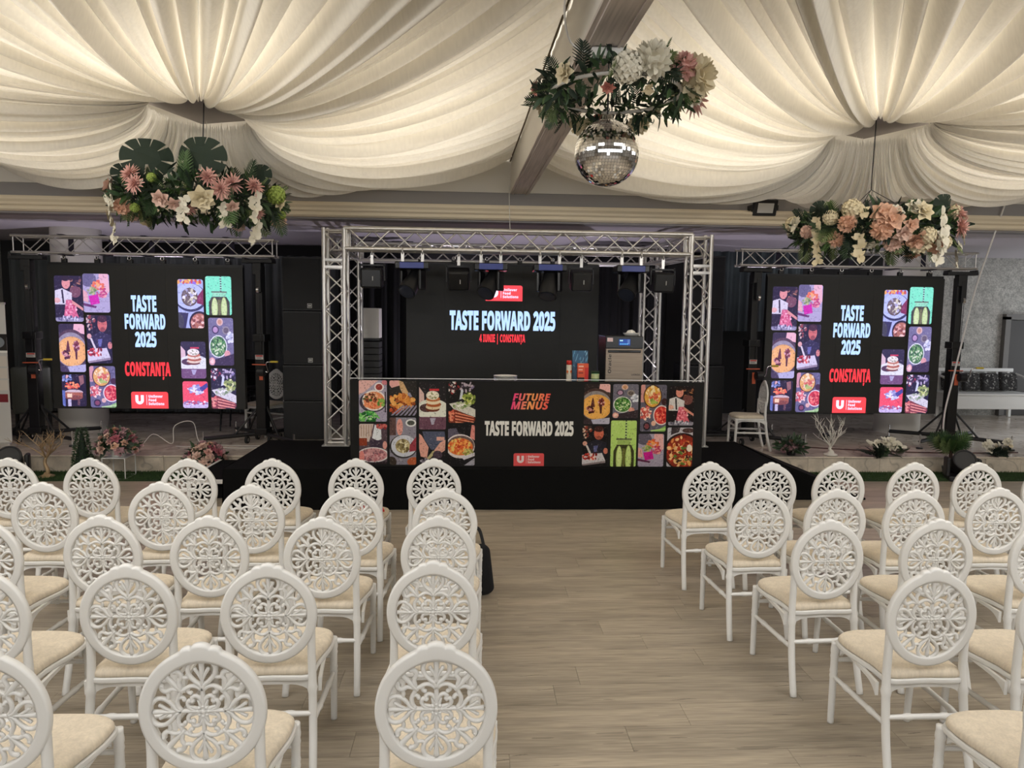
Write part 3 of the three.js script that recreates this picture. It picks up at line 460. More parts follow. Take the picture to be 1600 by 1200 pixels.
const sideScreen = canvas(1380, 1024, (c) => {
  c.scale(1380 / 862, 1024 / 640); c.translate(-228, -215); rect(c, 228, 215, 862, 640, '#000000');
  for (const [n, a, b, d, e] of [['chefMeat', 255, 262, 378, 465], ['orangePan', 265, 475, 378, 690], ['pot', 268, 700, 375, 845], ['wrap', 380, 252, 497, 423], ['chefTray', 388, 435, 498, 650], ['bowls', 392, 662, 507, 850], ['oysters', 798, 270, 912, 488], ['stack', 803, 548, 915, 715], ['garlic', 806, 728, 920, 850], ['jar', 922, 255, 1038, 428], ['greensBowl', 930, 440, 1042, 655], ['board', 935, 668, 1048, 852]]) tile(c, n, a, b, d, e, 10, true);
  words(c, 'TASTE', 590, 703, 348, 415, '#a9c8ff'); words(c, 'FORWARD', 556, 740, 430, 493, '#a9c8ff'); words(c, '2025', 601, 697, 510, 573, '#a9c8ff');
  words(c, 'CONSTANȚA', 550, 754, 645, 703, '#f0303c'); emblem(c, 574, 777, 740, 853, '#ee3d46', '#f3d4f0');
});
const midScreen = canvas(1400, 1110, (c) => {
  const s = 1400 / 298; c.scale(s, s); c.translate(-635, -414); rect(c, 635, 414, 298, 240, '#000000');
  words(c, 'TASTE FORWARD 2025', 702, 866, 484, 511.5, '#a9c8ff', 0.07); words(c, '4 IUNIE | CONSTANȚA', 748, 819, 518.5, 530, '#f0303c', 0.05); emblem(c, 757, 443, 814, 467, '#f0404a', '#f3d4f0');
});
const counterPrint = canvas(2048, 528, (c) => {
  const s = 2048 / 547; c.scale(s, s); c.translate(-548, -589.5); rect(c, 548, 589, 548, 142, '#1c1b1a');
  const L = (n, a, b, d, e) => tile(c, n, 550 + a / 8, 585 + b / 8, 550 + d / 8, 585 + e / 8, 2.6), R = (n, a, b, d, e) => tile(c, n, 900 + a / 8, 585 + b / 8, 900 + d / 8, 585 + e / 8, 2.6);
  L('soup', 90, 40, 430, 575); L('apron', 90, 605, 430, 1135); L('chicken', 460, 40, 790, 495); L('plate', 460, 520, 785, 1140); L('stack', 820, 50, 1150, 675); L('jeans', 820, 700, 1145, 1140); L('board', 1180, 50, 1510, 585); L('pasta', 1175, 615, 1505, 1148);
  R('orangePan', 55, 65, 380, 595); R('chefTray', 45, 620, 365, 1150); R('greensBowl', 415, 65, 735, 515); R('jar', 400, 545, 725, 1160); R('bowls', 765, 70, 1090, 690); R('wrap', 750, 722, 1075, 1160); R('chefMeat', 1120, 85, 1440, 608); R('stew', 1115, 636, 1440, 1160);
  const g = ['#e8407c', '#f0a05a', '#ee5a50'];
  words(c, 'FUTURE', 795, 853, 609.5, 621, g, 0.04, -0.22); words(c, 'MENUS', 792, 850, 623, 635.5, g, 0.04, -0.22);
  words(c, 'TASTE FORWARD 2025', 753.5, 891.5, 656.5, 678.5, '#dfddd5', 0.07); emblem(c, 798.5, 708, 846, 729.3, '#dd5353', '#e9d5d2');
});
{
  const X0 = -1.255, X1 = 2.40, t = thing('serving_counter', 'long black counter with printed food panels on the stage front', 'counter', [(X0 + X1) / 2, STAGE, -7.27]), W = X1 - X0;
  const front = new THREE.PlaneGeometry(W, 0.895); front.translate(0, 0.45, 0.0165);
  const pan = mesh('front_panel', box(W, 0.895, 0.03, 0, 0.45, 0), mat(lin(0.012, 0.012, 0.011), 0.5), t);
  mesh('print', front, mat(0xffffff, 0.7, { map: counterPrint, specularIntensity: 0.35 }), pan).userData.label = 'printed food photographs and white lettering';
  mesh('worktop', box(W - 0.01, 0.02, 0.58, 0, 0.79, -0.31), mat(lin(0.03, 0.03, 0.03), 0.35), t);
  for (const s of [-1, 1]) mesh('end_panel', box(0.02, 0.775, 0.56, s * (W / 2 - 0.012), 0.3905, -0.3), M.black, t);
  mesh('edge_strip', box(W, 0.006, 0.006, 0, 0.915, 0.019), M.alu, t);
}
const TOP = STAGE + 0.801;

// ---------------------------------------------------------------- chairs
const chairGeo = (() => {
  const cy = 0.711, cz = 0.213, tilt = 0.045, A = 0.2, B = 0.214, g = {};
  const place = (q) => { q.rotateX(tilt); q.translate(0, cy, cz); return q; };
  // oval frame with a scalloped crest
  {
    const K = 120, prof = [[0, -0.011], [0.2, -0.0125], [0.8, -0.0125], [1, -0.009], [1, 0.009], [0.8, 0.0125], [0.2, 0.0125], [0, 0.011]], pos = [], idx = [];
    for (let i = 0; i < K; i++) {
      // finer steps at the crest
      const u = i / K, a = Math.PI / 2 + 2 * Math.PI * (u - 0.72 * Math.sin(2 * Math.PI * u) / (2 * Math.PI)), d = Math.atan2(Math.cos(a), Math.sin(a));
      let c = 0; const ad = Math.abs(d);
      if (ad < 0.45) c = 0.006 * (1 - ad / 0.45);
      if (ad < 0.15) c = Math.max(c, 0.004 + 0.015 * Math.sqrt(1 - (ad / 0.15) ** 2));
      else if (ad < 0.32) c = Math.max(c, 0.003 + 0.009 * Math.sqrt(Math.max(0, 1 - ((ad - 0.225) / 0.095) ** 2)));
      const band = 0.040 + 0.005 * Math.max(0, Math.sin(a));
      for (const [t, z] of prof) { const k = -band * (1 - t) + c * t; pos.push((A + k) * Math.cos(a), (B + k) * Math.sin(a), z); }
    }
    const n = prof.length;
    for (let i = 0; i < K; i++) for (let j = 0; j < n; j++) { const a = i * n + j, b = i * n + (j + 1) % n, c = ((i + 1) % K) * n + j, d = ((i + 1) % K) * n + (j + 1) % n; idx.push(a, d, b, a, c, d); }
    const q = new THREE.BufferGeometry(); q.setAttribute('position', new THREE.Float32BufferAttribute(pos, 3)); q.setIndex(idx); q.computeVertexNormals();
    g.ring = place(q);
  }
  // carved openwork: one eighth, mirrored and turned
  {
    const list = [], sx = 0.168, sy = 0.181;
    const stroke = (pts, w0, w1 = w0, d = 0.0075, n = 12) => {
      for (let k = 0; k < 4; k++) for (const m of [1, -1]) {
        const q = pts.map(([x, y]) => { let a = x * m, b = y; for (let i = 0; i < k; i++) [a, b] = [b, -a]; return V(a * sx, b * sy, 0); });
        const axis = pts.every(([x]) => Math.abs(x) < 0.001); if ((axis || pts.every(([x, y]) => x === y)) && m < 0) continue;
        list.push(sweep(spline(q, n), (s) => 0.166 * 1.36 * (w0 + (w1 - w0) * s), d, { n: 6, ref: V(0, 0, 1) }));
      }
    };
    const bead = (x, y, r) => { for (let k = 0; k < 4; k++) for (const m of [1, -1]) { let a = x * m, b = y; for (let i = 0; i < k; i++) [a, b] = [b, -a]; const q = new THREE.SphereGeometry(r, 7, 5); q.translate(a * sx, b * sy, 0); list.push(q); } };
    stroke([[0.025, 0.99], [0.15, 0.96], [0.25, 0.85], [0.245, 0.71], [0.15, 0.585], [0.04, 0.50], [0.0, 0.40]], 0.04, 0.032, 0.0085, 14);
    stroke([[0, 0.0], [0, 0.3], [0, 0.56]], 0.034, 0.034);
    stroke([[0, 0.50], [0, 0.64], [0, 0.76], [0, 0.93]], 0.02, 0.045, 0.008, 8);
    stroke([[0.005, 0.58], [0.045, 0.67], [0.085, 0.74], [0.12, 0.79]], 0.02, 0.03, 0.006, 7);
    stroke([[0.01, 0.40], [0.10, 0.465], [0.22, 0.475], [0.33, 0.42], [0.40, 0.40]], 0.034, 0.034, 0.0075, 10);
    stroke([[0.36, 0.36], [0.48, 0.48], [0.60, 0.60], [0.72, 0.72]], 0.034, 0.05, 0.008, 8);
    stroke([[0.40, 0.42], [0.43, 0.56], [0.38, 0.66], [0.42, 0.74], [0.50, 0.755]], 0.032, 0.045, 0.0075, 10);
    stroke([[0.22, 0.66], [0.30, 0.635], [0.39, 0.66]], 0.028, 0.032, 0.0065, 7);
    stroke([[0.01, 0.15], [0.06, 0.25], [0.14, 0.29], [0.20, 0.26], [0.19, 0.20]], 0.03, 0.036, 0.007, 9);
    stroke([[0.25, 0.47], [0.27, 0.38], [0.22, 0.345]], 0.026, 0.036, 0.0065, 6);
    bead(0.19, 0.20, 0.0085); bead(0.22, 0.345, 0.0075); bead(0.50, 0.755, 0.009); bead(0.05, 0.985, 0.009); bead(0.12, 0.80, 0.0065);
    // rosette
    for (let k = 0; k < 8; k++) { const a = k * Math.PI / 4, q = new THREE.SphereGeometry(0.0065, 7, 5); q.translate(Math.cos(a) * 0.0165, Math.sin(a) * 0.0165, 0); q.scale(1, 1, 1.6); list.push(q); list.push(sweep([V(Math.cos(a + 0.39) * 0.012, Math.sin(a + 0.39) * 0.012, 0), V(Math.cos(a + 0.39) * 0.028, Math.sin(a + 0.39) * 0.028, 0), V(Math.cos(a + 0.39) * 0.042, Math.sin(a + 0.39) * 0.042, 0)], (s) => 0.0085 * (1 - 0.75 * s) + 0.001, 0.006, { n: 6, ref: V(0, 0, 1) })); }
    const q = new THREE.SphereGeometry(0.009, 8, 6); q.scale(1, 1, 1.3); list.push(q);
    g.openwork = place(merge(list));
  }
  const turned = (pts, r, marks, n = 9) => {   // a leg with turned rings at the marks (fractions)
    const L = spline(pts, 40); return sweep(L, (s) => { let k = r * (1 - 0.12 * Math.abs(s - 0.5) * 2); for (const m of marks) { const d = Math.abs(s - m); if (d < 0.012) k *= 1.14; else if (d < 0.03) k *= 0.9; } return k; }, undefined, { n });
  };
  const t2 = (pts, r, marks, n) => { const f = turned(pts, r, marks, n); return f; };
  g.rear = [-1, 1].map((s) => { const L = spline([[s * 0.186, 0, 0.285], [s * 0.180, 0.2, 0.234], [s * 0.174, 0.42, 0.203], [s * 0.171, 0.56, 0.199], [s * 0.173, 0.675, 0.203]], 40); const r = (u) => { let k = 0.0185 - 0.003 * Math.abs(u - 0.45); for (const m of [0.385, 0.415, 0.445]) if (Math.abs(u - m) < 0.009) k *= 1.24; return k; }; return sweep(L, r, r, { n: 9 }); });
  g.front = [-1, 1].map((s) => { const L = spline([[s * 0.196, 0, -0.192], [s * 0.198, 0.2, -0.186], [s * 0.2, 0.425, -0.18]], 36); const r = (u) => { let k = 0.0155 + 0.003 * u; for (const m of [0.62, 0.67, 0.84, 0.88, 0.92]) if (Math.abs(u - m) < 0.014) k *= 1.12; return k; }; return sweep(L, r, r, { n: 9 }); });
  const ringRod = (a, b) => { const L = []; for (let i = 0; i <= 24; i++) L.push(V(...a).lerp(V(...b), i / 24)); const r = (u) => { let k = 0.0105 + 0.003 * Math.sin(Math.PI * u); for (const m of [0.25, 0.29, 0.71, 0.75]) if (Math.abs(u - m) < 0.025) k *= 1.25; return k; }; return sweep(L, r, r, { n: 7 }); };
  g.stretchers = [ringRod([-0.182, 0.275, 0.228], [0.182, 0.275, 0.228]), ringRod([-0.198, 0.245, -0.185], [-0.183, 0.245, 0.235]), ringRod([0.198, 0.245, -0.185], [0.183, 0.245, 0.235]), ringRod([-0.199, 0.33, -0.183], [0.199, 0.33, -0.183])];
  // seat: a rounded trapezoid, bowed at the front
  const seatPath = (k) => {
    const pts = [], P = (x, z) => pts.push(new THREE.Vector2(x, z));
    const w = 0.217 * k, b = 0.168 * k, f = -0.2 * k, e = 0.212 * k;
    const curve = new THREE.CatmullRomCurve3([[-b, e], [0, e], [b, e], [b + (w - b) * 0.3, 0.09], [w - 0.004, -0.06], [w - 0.006, f + 0.045], [w - 0.045, f + 0.004], [0.1, f - 0.02], [0, f - 0.024], [-0.1, f - 0.02], [-w + 0.045, f + 0.004], [-w + 0.006, f + 0.045], [-w + 0.004, -0.06], [-b - (w - b) * 0.3, 0.09]].map(([x, z]) => V(x, 0, z)), true, 'catmullrom', 0.35);
    for (const p of curve.getPoints(48).slice(0, 48)) P(p.x, p.z);
    return pts;
  };
  const slab = (rings) => {  // rings: [scale, y]; closed with a flat centre
    const pos = [], idx = [], uv = [], n = 48;
    for (const [k, y] of rings) for (const p of seatPath(1)) { pos.push(p.x * k, y, (p.y - 0.006) * k + 0.006); uv.push(p.x * k / 0.6, p.y * k / 0.6); }
    for (let i = 0; i < rings.length - 1; i++) for (let j = 0; j < n; j++) { const a = i * n + j, b = i * n + (j + 1) % n, c = a + n, d = b + n; idx.push(a, c, b, b, c, d); }
    for (const [o, y, f] of [[0, rings[0][1], 0], [(rings.length - 1) * n, rings[rings.length - 1][1], 1]]) { pos.push(0, y, 0); uv.push(0, 0); const m = pos.length / 3 - 1; for (let j = 0; j < n; j++) f ? idx.push(m, o + (j + 1) % n, o + j) : idx.push(m, o + j, o + (j + 1) % n); }
    const q = new THREE.BufferGeometry(); q.setAttribute('position', new THREE.Float32BufferAttribute(pos, 3)); q.setAttribute('uv', new THREE.Float32BufferAttribute(uv, 2)); q.setIndex(idx); q.computeVertexNormals(); return q;
  };
  g.seat = slab([[0.93, 0.412], [0.985, 0.414], [1.0, 0.420], [1.0, 0.434], [0.985, 0.438], [0.95, 0.438]]);
  g.cushion = slab([[0.955, 0.439], [0.968, 0.447], [0.965, 0.459], [0.93, 0.470], [0.84, 0.479], [0.6, 0.484], [0.3, 0.486]]);
  const arch = (w, z, h) => { const s = new THREE.Shape(); s.moveTo(-w, 0.415); s.lineTo(w, 0.415); s.lineTo(w, 0.355); s.quadraticCurveTo(w - 0.03, 0.395, w * 0.5, 0.397); s.quadraticCurveTo(0, 0.4, -w * 0.5, 0.397); s.quadraticCurveTo(-w + 0.03, 0.395, -w, 0.355); const q = new THREE.ExtrudeGeometry(s, { depth: 0.014, bevelEnabled: false, curveSegments: 6 }); q.translate(0, 0, z); return q; };
  g.aprons = [arch(0.172, 0.193), arch(0.195, -0.19), arch(0.18, 0).rotateY(Math.PI / 2).rotateY(0.085).translate(0.181, 0, 0.01), arch(0.18, 0).rotateY(Math.PI / 2).rotateY(-0.085).translate(-0.197, 0, 0.01)];
  return g;
})();
function makeChair() {
  const t = new THREE.Group(), g = chairGeo;
  mesh('back_frame', g.ring, M.white, t); mesh('back_openwork', g.openwork, M.white, t);
  for (const q of g.rear) mesh('rear_leg', q, M.white, t);
  for (const q of g.front) mesh('leg', q, M.white, t);
  mesh('seat_frame', g.seat, M.white, t); mesh('seat_cushion', g.cushion, M.cushion, t);
  for (const q of g.stretchers) mesh('stretcher', q, M.white, t);
  for (const q of g.aprons) mesh('apron', q, M.white, t);
  return t;
}
const chairProto = makeChair();
let protoUsed = false;
function placeChair(x, y, z, turn, label, group) {
  const c = protoUsed ? chairProto.clone() : chairProto; protoUsed = true;
  c.name = numbered('banquet_chair'); c.position.set(x, y, z); c.rotation.y = turn; scene.add(c);
  c.userData = { label, category: 'chair' }; if (group) c.userData.group = group;
  return c;
}
{
  // crest of each chair on the hall floor (x, z), aisle chair first
  const left = [
    [[-0.286, -5.139], [-0.851, -5.134], [-1.448, -5.129], [-2.042, -5.124], [-2.73, -5.14], [-3.29, -5.135]],
    [[-0.171, -4.258], [-0.744, -4.274], [-1.361, -4.356], [-1.933, -4.423], [-2.628, -4.406]],
    [[-0.18, -3.665], [-0.784, -3.647], [-1.37, -3.675], [-1.92, -3.692], [-2.5, -3.66]],
    [[-0.168, -2.975], [-0.862, -2.955], [-1.443, -2.958], [-2.03, -2.938]],
    [[-0.114, -2.214], [-0.865, -2.225], [-1.535, -2.216]]];
  const right = [
    [[1.737, -5.042], [2.189, -5.023], [2.719, -5.05], [3.281, -5.031], [3.777, -5.035], [4.34, -5.04]],
    [[1.783, -4.222], [2.271, -4.237], [2.772, -4.22], [3.351, -4.268], [3.93, -4.25]],
    [[1.888, -3.575], [2.491, -3.581], [3.09, -3.57]],
    [[1.982, -2.851], [2.56, -2.84]],
    [[2.03, -2.131]]];
  const nth = ['first', 'second', 'third', 'fourth', 'fifth', 'sixth'], row = ['nearest the stage', 'second from the stage', 'third from the stage', 'fourth from the stage', 'fifth from the stage'];
  const r = rng(99);
  for (const [side, block] of [['left', left], ['right', right]]) block.forEach((line, i) => line.forEach(([x, z], k) => {
    const turn = side === 'left' ? (r() - 0.5) * 0.10 : (r() - 0.5) * 0.08 + (i < 4 && k === 0 ? 0.03 : 0), dz = 0.222;
    placeChair(x - Math.sin(turn) * dz, 0, z - Math.cos(turn) * dz, turn, `white oval-back chair ${side} of aisle, row ${row[i]}, ${nth[k]} from the aisle`, `white chairs ${side} of the aisle`);
  }));
  placeChair(3.72, PLAT, -9.42, Math.PI / 2 - 0.12, 'white oval-back chair standing sideways on the platform beside the stage', null);
}
{ // things left on the chairs
  const b = thing('shoulder_bag', 'black bag standing on the floor beside an aisle chair', 'bag', [0.02, 0, -4.93], 0.35);
  const g = new RoundedBoxGeometry(0.24, 0.36, 0.14, 4, 0.05), p = g.attributes.position;
  for (let i = 0; i < p.count; i++) { const y = (p.getY(i) + 0.18) / 0.36; p.setX(i, p.getX(i) * (1.08 - 0.34 * y) + 0.012 * Math.sin(y * 9)); p.setZ(i, p.getZ(i) * (1.1 - 0.5 * y)); }
  g.translate(0, 0.18, 0); g.computeVertexNormals(); mesh('body', g, M.blackCloth, b);
  mesh('strap', sweep(spline([[-0.07, 0.33, 0], [-0.05, 0.46, 0.01], [0.02, 0.48, 0.01], [0.07, 0.33, 0]], 16), 0.012, 0.004, { n: 6, ref: V(0, 0, 1) }), M.rubber, b);
  tag(mesh('notebook', rbox(0.16, 0.016, 0.22, 0.003), M.red, null, [-0.78, 0.496, -5.42], [0, 0.3, 0]), 'red notebook lying on a front-row chair seat', 'notebook');
}

// ---------------------------------------------------------------- trusses, screens, lifts
const rodGeo = new THREE.CylinderGeometry(1, 1, 1, 8), chordGeo = new THREE.CylinderGeometry(1, 1, 1, 12);
function rod(name, parent, a, b, r, m, geo = rodGeo) {
  const d = b.clone().sub(a), o = mesh(name, geo, m, parent); o.scale.set(r, d.length(), r); o.position.copy(a).add(b).multiplyScalar(0.5);
  o.quaternion.setFromUnitVectors(V(0, 1, 0), d.normalize()); return o;
}
function boxTruss(parent, name, A, B, u, v, w, step, { chord = 0.024, brace = 0.0095, ends = true } = {}) {
  const p = part(name, parent), d = B.clone().sub(A), L = d.length(), n = Math.max(2, Math.round(L / step)), c = [[-1, -1], [1, -1], [1, 1], [-1, 1]];
  const at = (k, t) => A.clone().addScaledVector(d, t).addScaledVector(u, c[k][0] * w / 2).addScaledVector(v, c[k][1] * w / 2);
  for (let k = 0; k < 4; k++) rod('chord', p, at(k, 0), at(k, 1), chord, M.alu, chordGeo);
  const m = 0.05 / L;
  for (let f = 0; f < 4; f++) {
    const e = (f + 1) % 4;
    for (let i = 0; i < n; i++) { const t0 = m + (1 - 2 * m) * i / n, t1 = m + (1 - 2 * m) * (i + 1) / n, q = i % 2; rod('brace', p, at(q ? e : f, t0), at(q ? f : e, t1), brace, M.alu); }
    if (ends) for (const t of [m * 0.6, 1 - m * 0.6]) rod('brace', p, at(f, t), at(e, t), brace * 1.2, M.alu);
  }
  return p;
}
const X = V(1, 0, 0), Y = V(0, 1, 0), Z = V(0, 0, 1);
{
  const t = thing('truss_gantry', 'aluminium box truss gantry framing the middle screen', 'truss');
  const w = 0.232, fx = [-1.625, 2.69], rx = [-1.745, 2.56], fz = -8.53, rz = -10.32, ty = 2.85;
  for (const x of fx) {
    boxTruss(t, 'truss_column', V(x, STAGE + 0.012, fz), V(x, ty + w / 2, fz), X, Z, w, 0.232);
    mesh('base_plate', box(0.32, 0.012, 0.32, x, STAGE + 0.006, fz), M.alu, t);
    for (const y of [2.52, 2.60]) mesh('splice_frame', merge([box(w, 0.03, 0.03, x, y, fz + w / 2), box(w, 0.03, 0.03, x, y, fz - w / 2)]), M.alu, t);
  }
  for (const x of rx) { boxTruss(t, 'truss_column', V(x, PLAT + 0.012, rz), V(x, ty + w / 2, rz), X, Z, w, 0.25); mesh('base_plate', box(0.32, 0.012, 0.32, x, PLAT + 0.006, rz), M.alu, t); }
  boxTruss(t, 'truss_beam', V(fx[0] + w / 2, ty, fz), V(fx[1] - w / 2, ty, fz), Y, Z, w, 0.25);
  boxTruss(t, 'truss_beam', V(rx[0] + w / 2, ty, rz), V(rx[1] - w / 2, ty, rz), Y, Z, w, 0.25);
  for (const k of [0, 1]) boxTruss(t, 'truss_beam', V(fx[k], ty, fz - w / 2), V(rx[k], ty, rz + w / 2), X, Y, w, 0.25);
}
function ledWall(name, label, x0, x1, y0, y1, z, cols, rows, tex, glow, hangY, turn = 0) {
  const cx = (x0 + x1) / 2, t = thing(name, label, 'screen', [cx, y0, z], turn), W = x1 - x0, H = y1 - y0, w = W / cols, h = H / rows;
  const m = mat(lin(0.017, 0.017, 0.016), 0.55, { emissive: lin(1, 1, 1), emissiveMap: tex, emissiveIntensity: glow });
  mesh('cabinet', box(W, H, 0.07, 0, H / 2, -0.045), M.black, t);
  for (let i = 0; i < cols; i++) for (let j = 0; j < rows; j++) {
    const g = box(w - 0.0015, h - 0.0015, 0.008), q = g.attributes.uv, p = g.attributes.position;
    for (let k = 0; k < q.count; k++) q.setXY(k, (i * w + w / 2 + p.getX(k)) / W, (j * h + h / 2 + p.getY(k)) / H);
    mesh('led_panel', g, m, t, [-W / 2 + (i + 0.5) * w, (j + 0.5) * h, -0.004]);
  }
  mesh('header_bar', box(W, 0.035, 0.05, 0, H + 0.0175, -0.05), M.darkMetal, t);
  for (let i = 0; i < cols + 1; i++) { const x = -W / 2 + 0.2 + i * (W - 0.4) / cols, hk = mesh('hanger', merge([box(0.03, hangY - y0 - H - 0.035, 0.012, x, (hangY - y0 + H + 0.035) / 2, -0.05), rbox(0.07, 0.06, 0.05, 0.012, x, H + 0.06, -0.05)]), M.darkMetal, t); mesh('shackle', new THREE.TorusGeometry(0.022, 0.006, 6, 14), M.chrome, hk, [x, H + 0.1, -0.02]); }
  return t;
}
const LZ = -9.8;
ledWall('led_screen', 'wide screen left of the stage showing food pictures and TASTE FORWARD 2025', -5.64, -3.105, 0.66, 2.575, LZ, 5, 4, sideScreen, 1.15, 2.70);
ledWall('led_screen', 'wide screen right of the stage showing food pictures and TASTE FORWARD 2025', 4.085, 6.64, 0.65, 2.575, LZ, 5, 4, sideScreen, 1.15, 2.69);
ledWall('led_screen', 'dark middle screen behind the counter with blue title and red date', -0.96, 1.775, 0.50, 2.672, -10.15, 5, 4, midScreen, 1.15, 2.735);
for (const [x, y, z, w, h, c, k] of [[-4.37, 1.62, LZ + 0.03, 2.4, 1.8, lin(0.75, 0.6, 1), 0.10], [5.36, 1.62, LZ + 0.03, 2.4, 1.8, lin(0.75, 0.6, 1), 0.10]]) areaLight('screen_light', c, k, w, h, [x, y, z], [x, y, z + 5]);
function strapTruss(label, x0, x1, y, z) {
  const t = thing('hanging_truss', label, 'truss');
  boxTruss(t, 'truss_beam', V(x0, y, z), V(x1, y, z), Y, Z, 0.215, 0.24, { chord: 0.017, brace: 0.007 });
  for (let i = 0; i < 5; i++) { const x = x0 + (x1 - x0) * (i + 1.2) / 6.4; mesh('strap', merge([box(0.07, 0.26, 0.006, x, y, z - 0.13), box(0.07, 0.006, 0.27, x, y + 0.13, z), box(0.07, 0.006, 0.27, x, y - 0.13, z)]), mat(lin(0.03, 0.025, 0.045), 0.9), t); }
}
strapTruss('silver truss carrying the left screen', -6.05, -2.66, 2.835, LZ - 0.05);
strapTruss('silver truss carrying the right screen', 3.66, 7.06, 2.825, LZ - 0.05);
const labelTex = canvas(128, 128, (c) => { rect(c, 0, 0, 128, 128, '#c8c4c0'); rect(c, 8, 8, 112, 40, '#b82c24'); rect(c, 12, 60, 104, 10, '#2a2a2a'); rect(c, 12, 80, 80, 10, '#2a2a2a'); rect(c, 12, 100, 96, 10, '#2a2a2a'); });
const labelMat = mat(0xffffff, 0.6, { map: labelTex });
function lift(label, x, z, topY, turn, legs = [[1, 0.5], [-1, 0.5], [1, -0.5], [-1, -0.5]]) {
  const t = thing('tower_lift', label, 'lift', [x, PLAT, z], turn), H = topY - PLAT;
  mesh('mast', merge([rbox(0.13, 1.3, 0.15, 0.008, 0, 0.78, 0), rbox(0.17, 0.08, 0.19, 0.01, 0, 0.16, 0)]), M.blackGloss, t);
  const inner = mesh('mast_extension', merge([rbox(0.09, H - 0.5, 0.11, 0.006, 0, (H - 0.5) / 2 + 0.4, 0)]), M.black, t);
  mesh('head_bracket', merge([rbox(0.42, 0.05, 0.14, 0.008, 0, H - 0.04, 0.03), rbox(0.12, 0.16, 0.12, 0.01, 0, H - 0.14, 0.05), rbox(0.07, 0.3, 0.05, 0.006, 0.02, H - 0.3, 0.09), box(0.03, 0.03, 0.16, -0.18, H - 0.01, 0.03), box(0.03, 0.03, 0.16, 0.18, H - 0.01, 0.03)]), M.black, t);
  mesh('pulley', new THREE.CylinderGeometry(0.045, 0.045, 0.03, 16).rotateZ(Math.PI / 2), M.chrome, t, [0.02, H - 0.42, 0.1]);
  mesh('cable', bar(V(0.03, 1.2, 0.085), V(0.03, H - 0.42, 0.11), 0.004), M.darkMetal, t);
  mesh('collar', rbox(0.17, 0.1, 0.19, 0.01, 0, 1.43, 0), M.blackGloss, t);
  mesh('warning_label', box(0.11, 0.06, 0.004, 0, 1.17, 0.078), labelMat, t);
  mesh('orange_band', box(0.2, 0.014, 0.01, 0, 1.07, 0.085), M.orange, t);
  mesh('orange_plate', box(0.05, 0.16, 0.006, 0.02, 0.94, 0.079), M.orange, t);
  const wn = part('winch', t, [0.06, 0.98, 0.15]);
  mesh('drum', new THREE.CylinderGeometry(0.06, 0.06, 0.09, 18).rotateZ(Math.PI / 2), M.darkMetal, wn);
  mesh('crank', sweep(spline([[0.05, 0, 0], [0.09, 0, 0], [0.09, 0.12, 0.05], [0.16, 0.14, 0.05]], 14), 0.008), M.chrome, wn);
  mesh('grip', bar(V(0.15, 0.14, 0.05), V(0.25, 0.14, 0.05), 0.014), M.yellow, wn);
  for (const [dx, dz] of legs) {
    const l = part('outrigger', t), e = V(dx * 0.62, 0.1, dz * 0.9);
    mesh('arm', sweep([V(0, 0.12, 0), e], 0.028, 0.028, { n: 4 }), M.black, l);
    mesh('jack', bar(V(e.x, 0.0, e.z), V(e.x, 0.2, e.z), 0.012), M.chrome, l); mesh('foot', new THREE.CylinderGeometry(0.04, 0.045, 0.02, 14), M.darkMetal, l, [e.x, 0.01, e.z]);
    mesh('brace', bar(V(dx * 0.05, 0.5, 0), V(dx * 0.3, 0.13, dz * 0.42), 0.014), M.black, l);
  }
  for (const [dx, dz] of [[0.16, 0.16], [-0.16, 0.16], [0.16, -0.16], [-0.16, -0.16]]) { const w = mesh('wheel', new THREE.CylinderGeometry(0.05, 0.05, 0.03, 18).rotateZ(Math.PI / 2), M.rubber, t, [dx, 0.05, dz]); mesh('hub', new THREE.CylinderGeometry(0.025, 0.025, 0.036, 12).rotateZ(Math.PI / 2), M.chrome, w); }
}
lift('black mast lift left of the left screen', -5.88, LZ - 0.02, 2.70, 0.1, [[1, 0.5], [-1, 0.05], [1, -0.5], [-1, -0.5]]);
lift('black mast lift right of the left screen', -2.88, LZ - 0.02, 2.70, -0.15, [[1, 0.5], [-1, 0.5], [0.25, -0.5], [-1, -0.5]]);
lift('black mast lift left of the right screen', 3.90, LZ - 0.02, 2.69, 0.1, [[1, 0.5], [-1, -0.2], [1, -0.5], [-1, -0.8]]);
lift('black mast lift right of the right screen', 6.86, LZ - 0.02, 2.69, -0.1);
// loudspeaker stacks
const badge = mat(0xffffff, 0.5, { map: canvas(64, 64, (c) => { rect(c, 0, 0, 64, 64, '#d8d8d4'); rect(c, 6, 6, 52, 52, '#2a2a2a'); words(c, 'EV', 12, 52, 18, 46, '#e0e0dc', 0.05); }) });
const grille = mat(lin(0.009, 0.009, 0.01), 0.7, { bumpMap: M.weave, bumpScale: 0.002 });
function speaker(label, x, y, z, w, h, d, logo) {
  const t = thing('loudspeaker', label, 'loudspeaker', [x, y, z]);
  mesh('cabinet', rbox(w, h - 0.004, d, 0.012, 0, h / 2, -d / 2), M.black, t); mesh('grille', rbox(w - 0.04, h - 0.05, 0.012, 0.005, 0, h / 2, 0.006), grille, t);
  if (logo) mesh('badge', box(0.06, 0.06, 0.004, w * 0.2, 0.07, 0.014), badge, t).userData.label = 'small white square badge';
}
speaker('bottom black loudspeaker of the tall stack left of the gantry', -2.37, PLAT, -9.98, 0.56, 0.55, 0.6, false);
speaker('black loudspeaker second from the floor left of the gantry', -2.37, PLAT + 0.55, -9.98, 0.56, 0.50, 0.6, false);
speaker('black loudspeaker with badge third from the floor left of the gantry', -2.37, PLAT + 1.05, -9.98, 0.54, 0.75, 0.55, true);
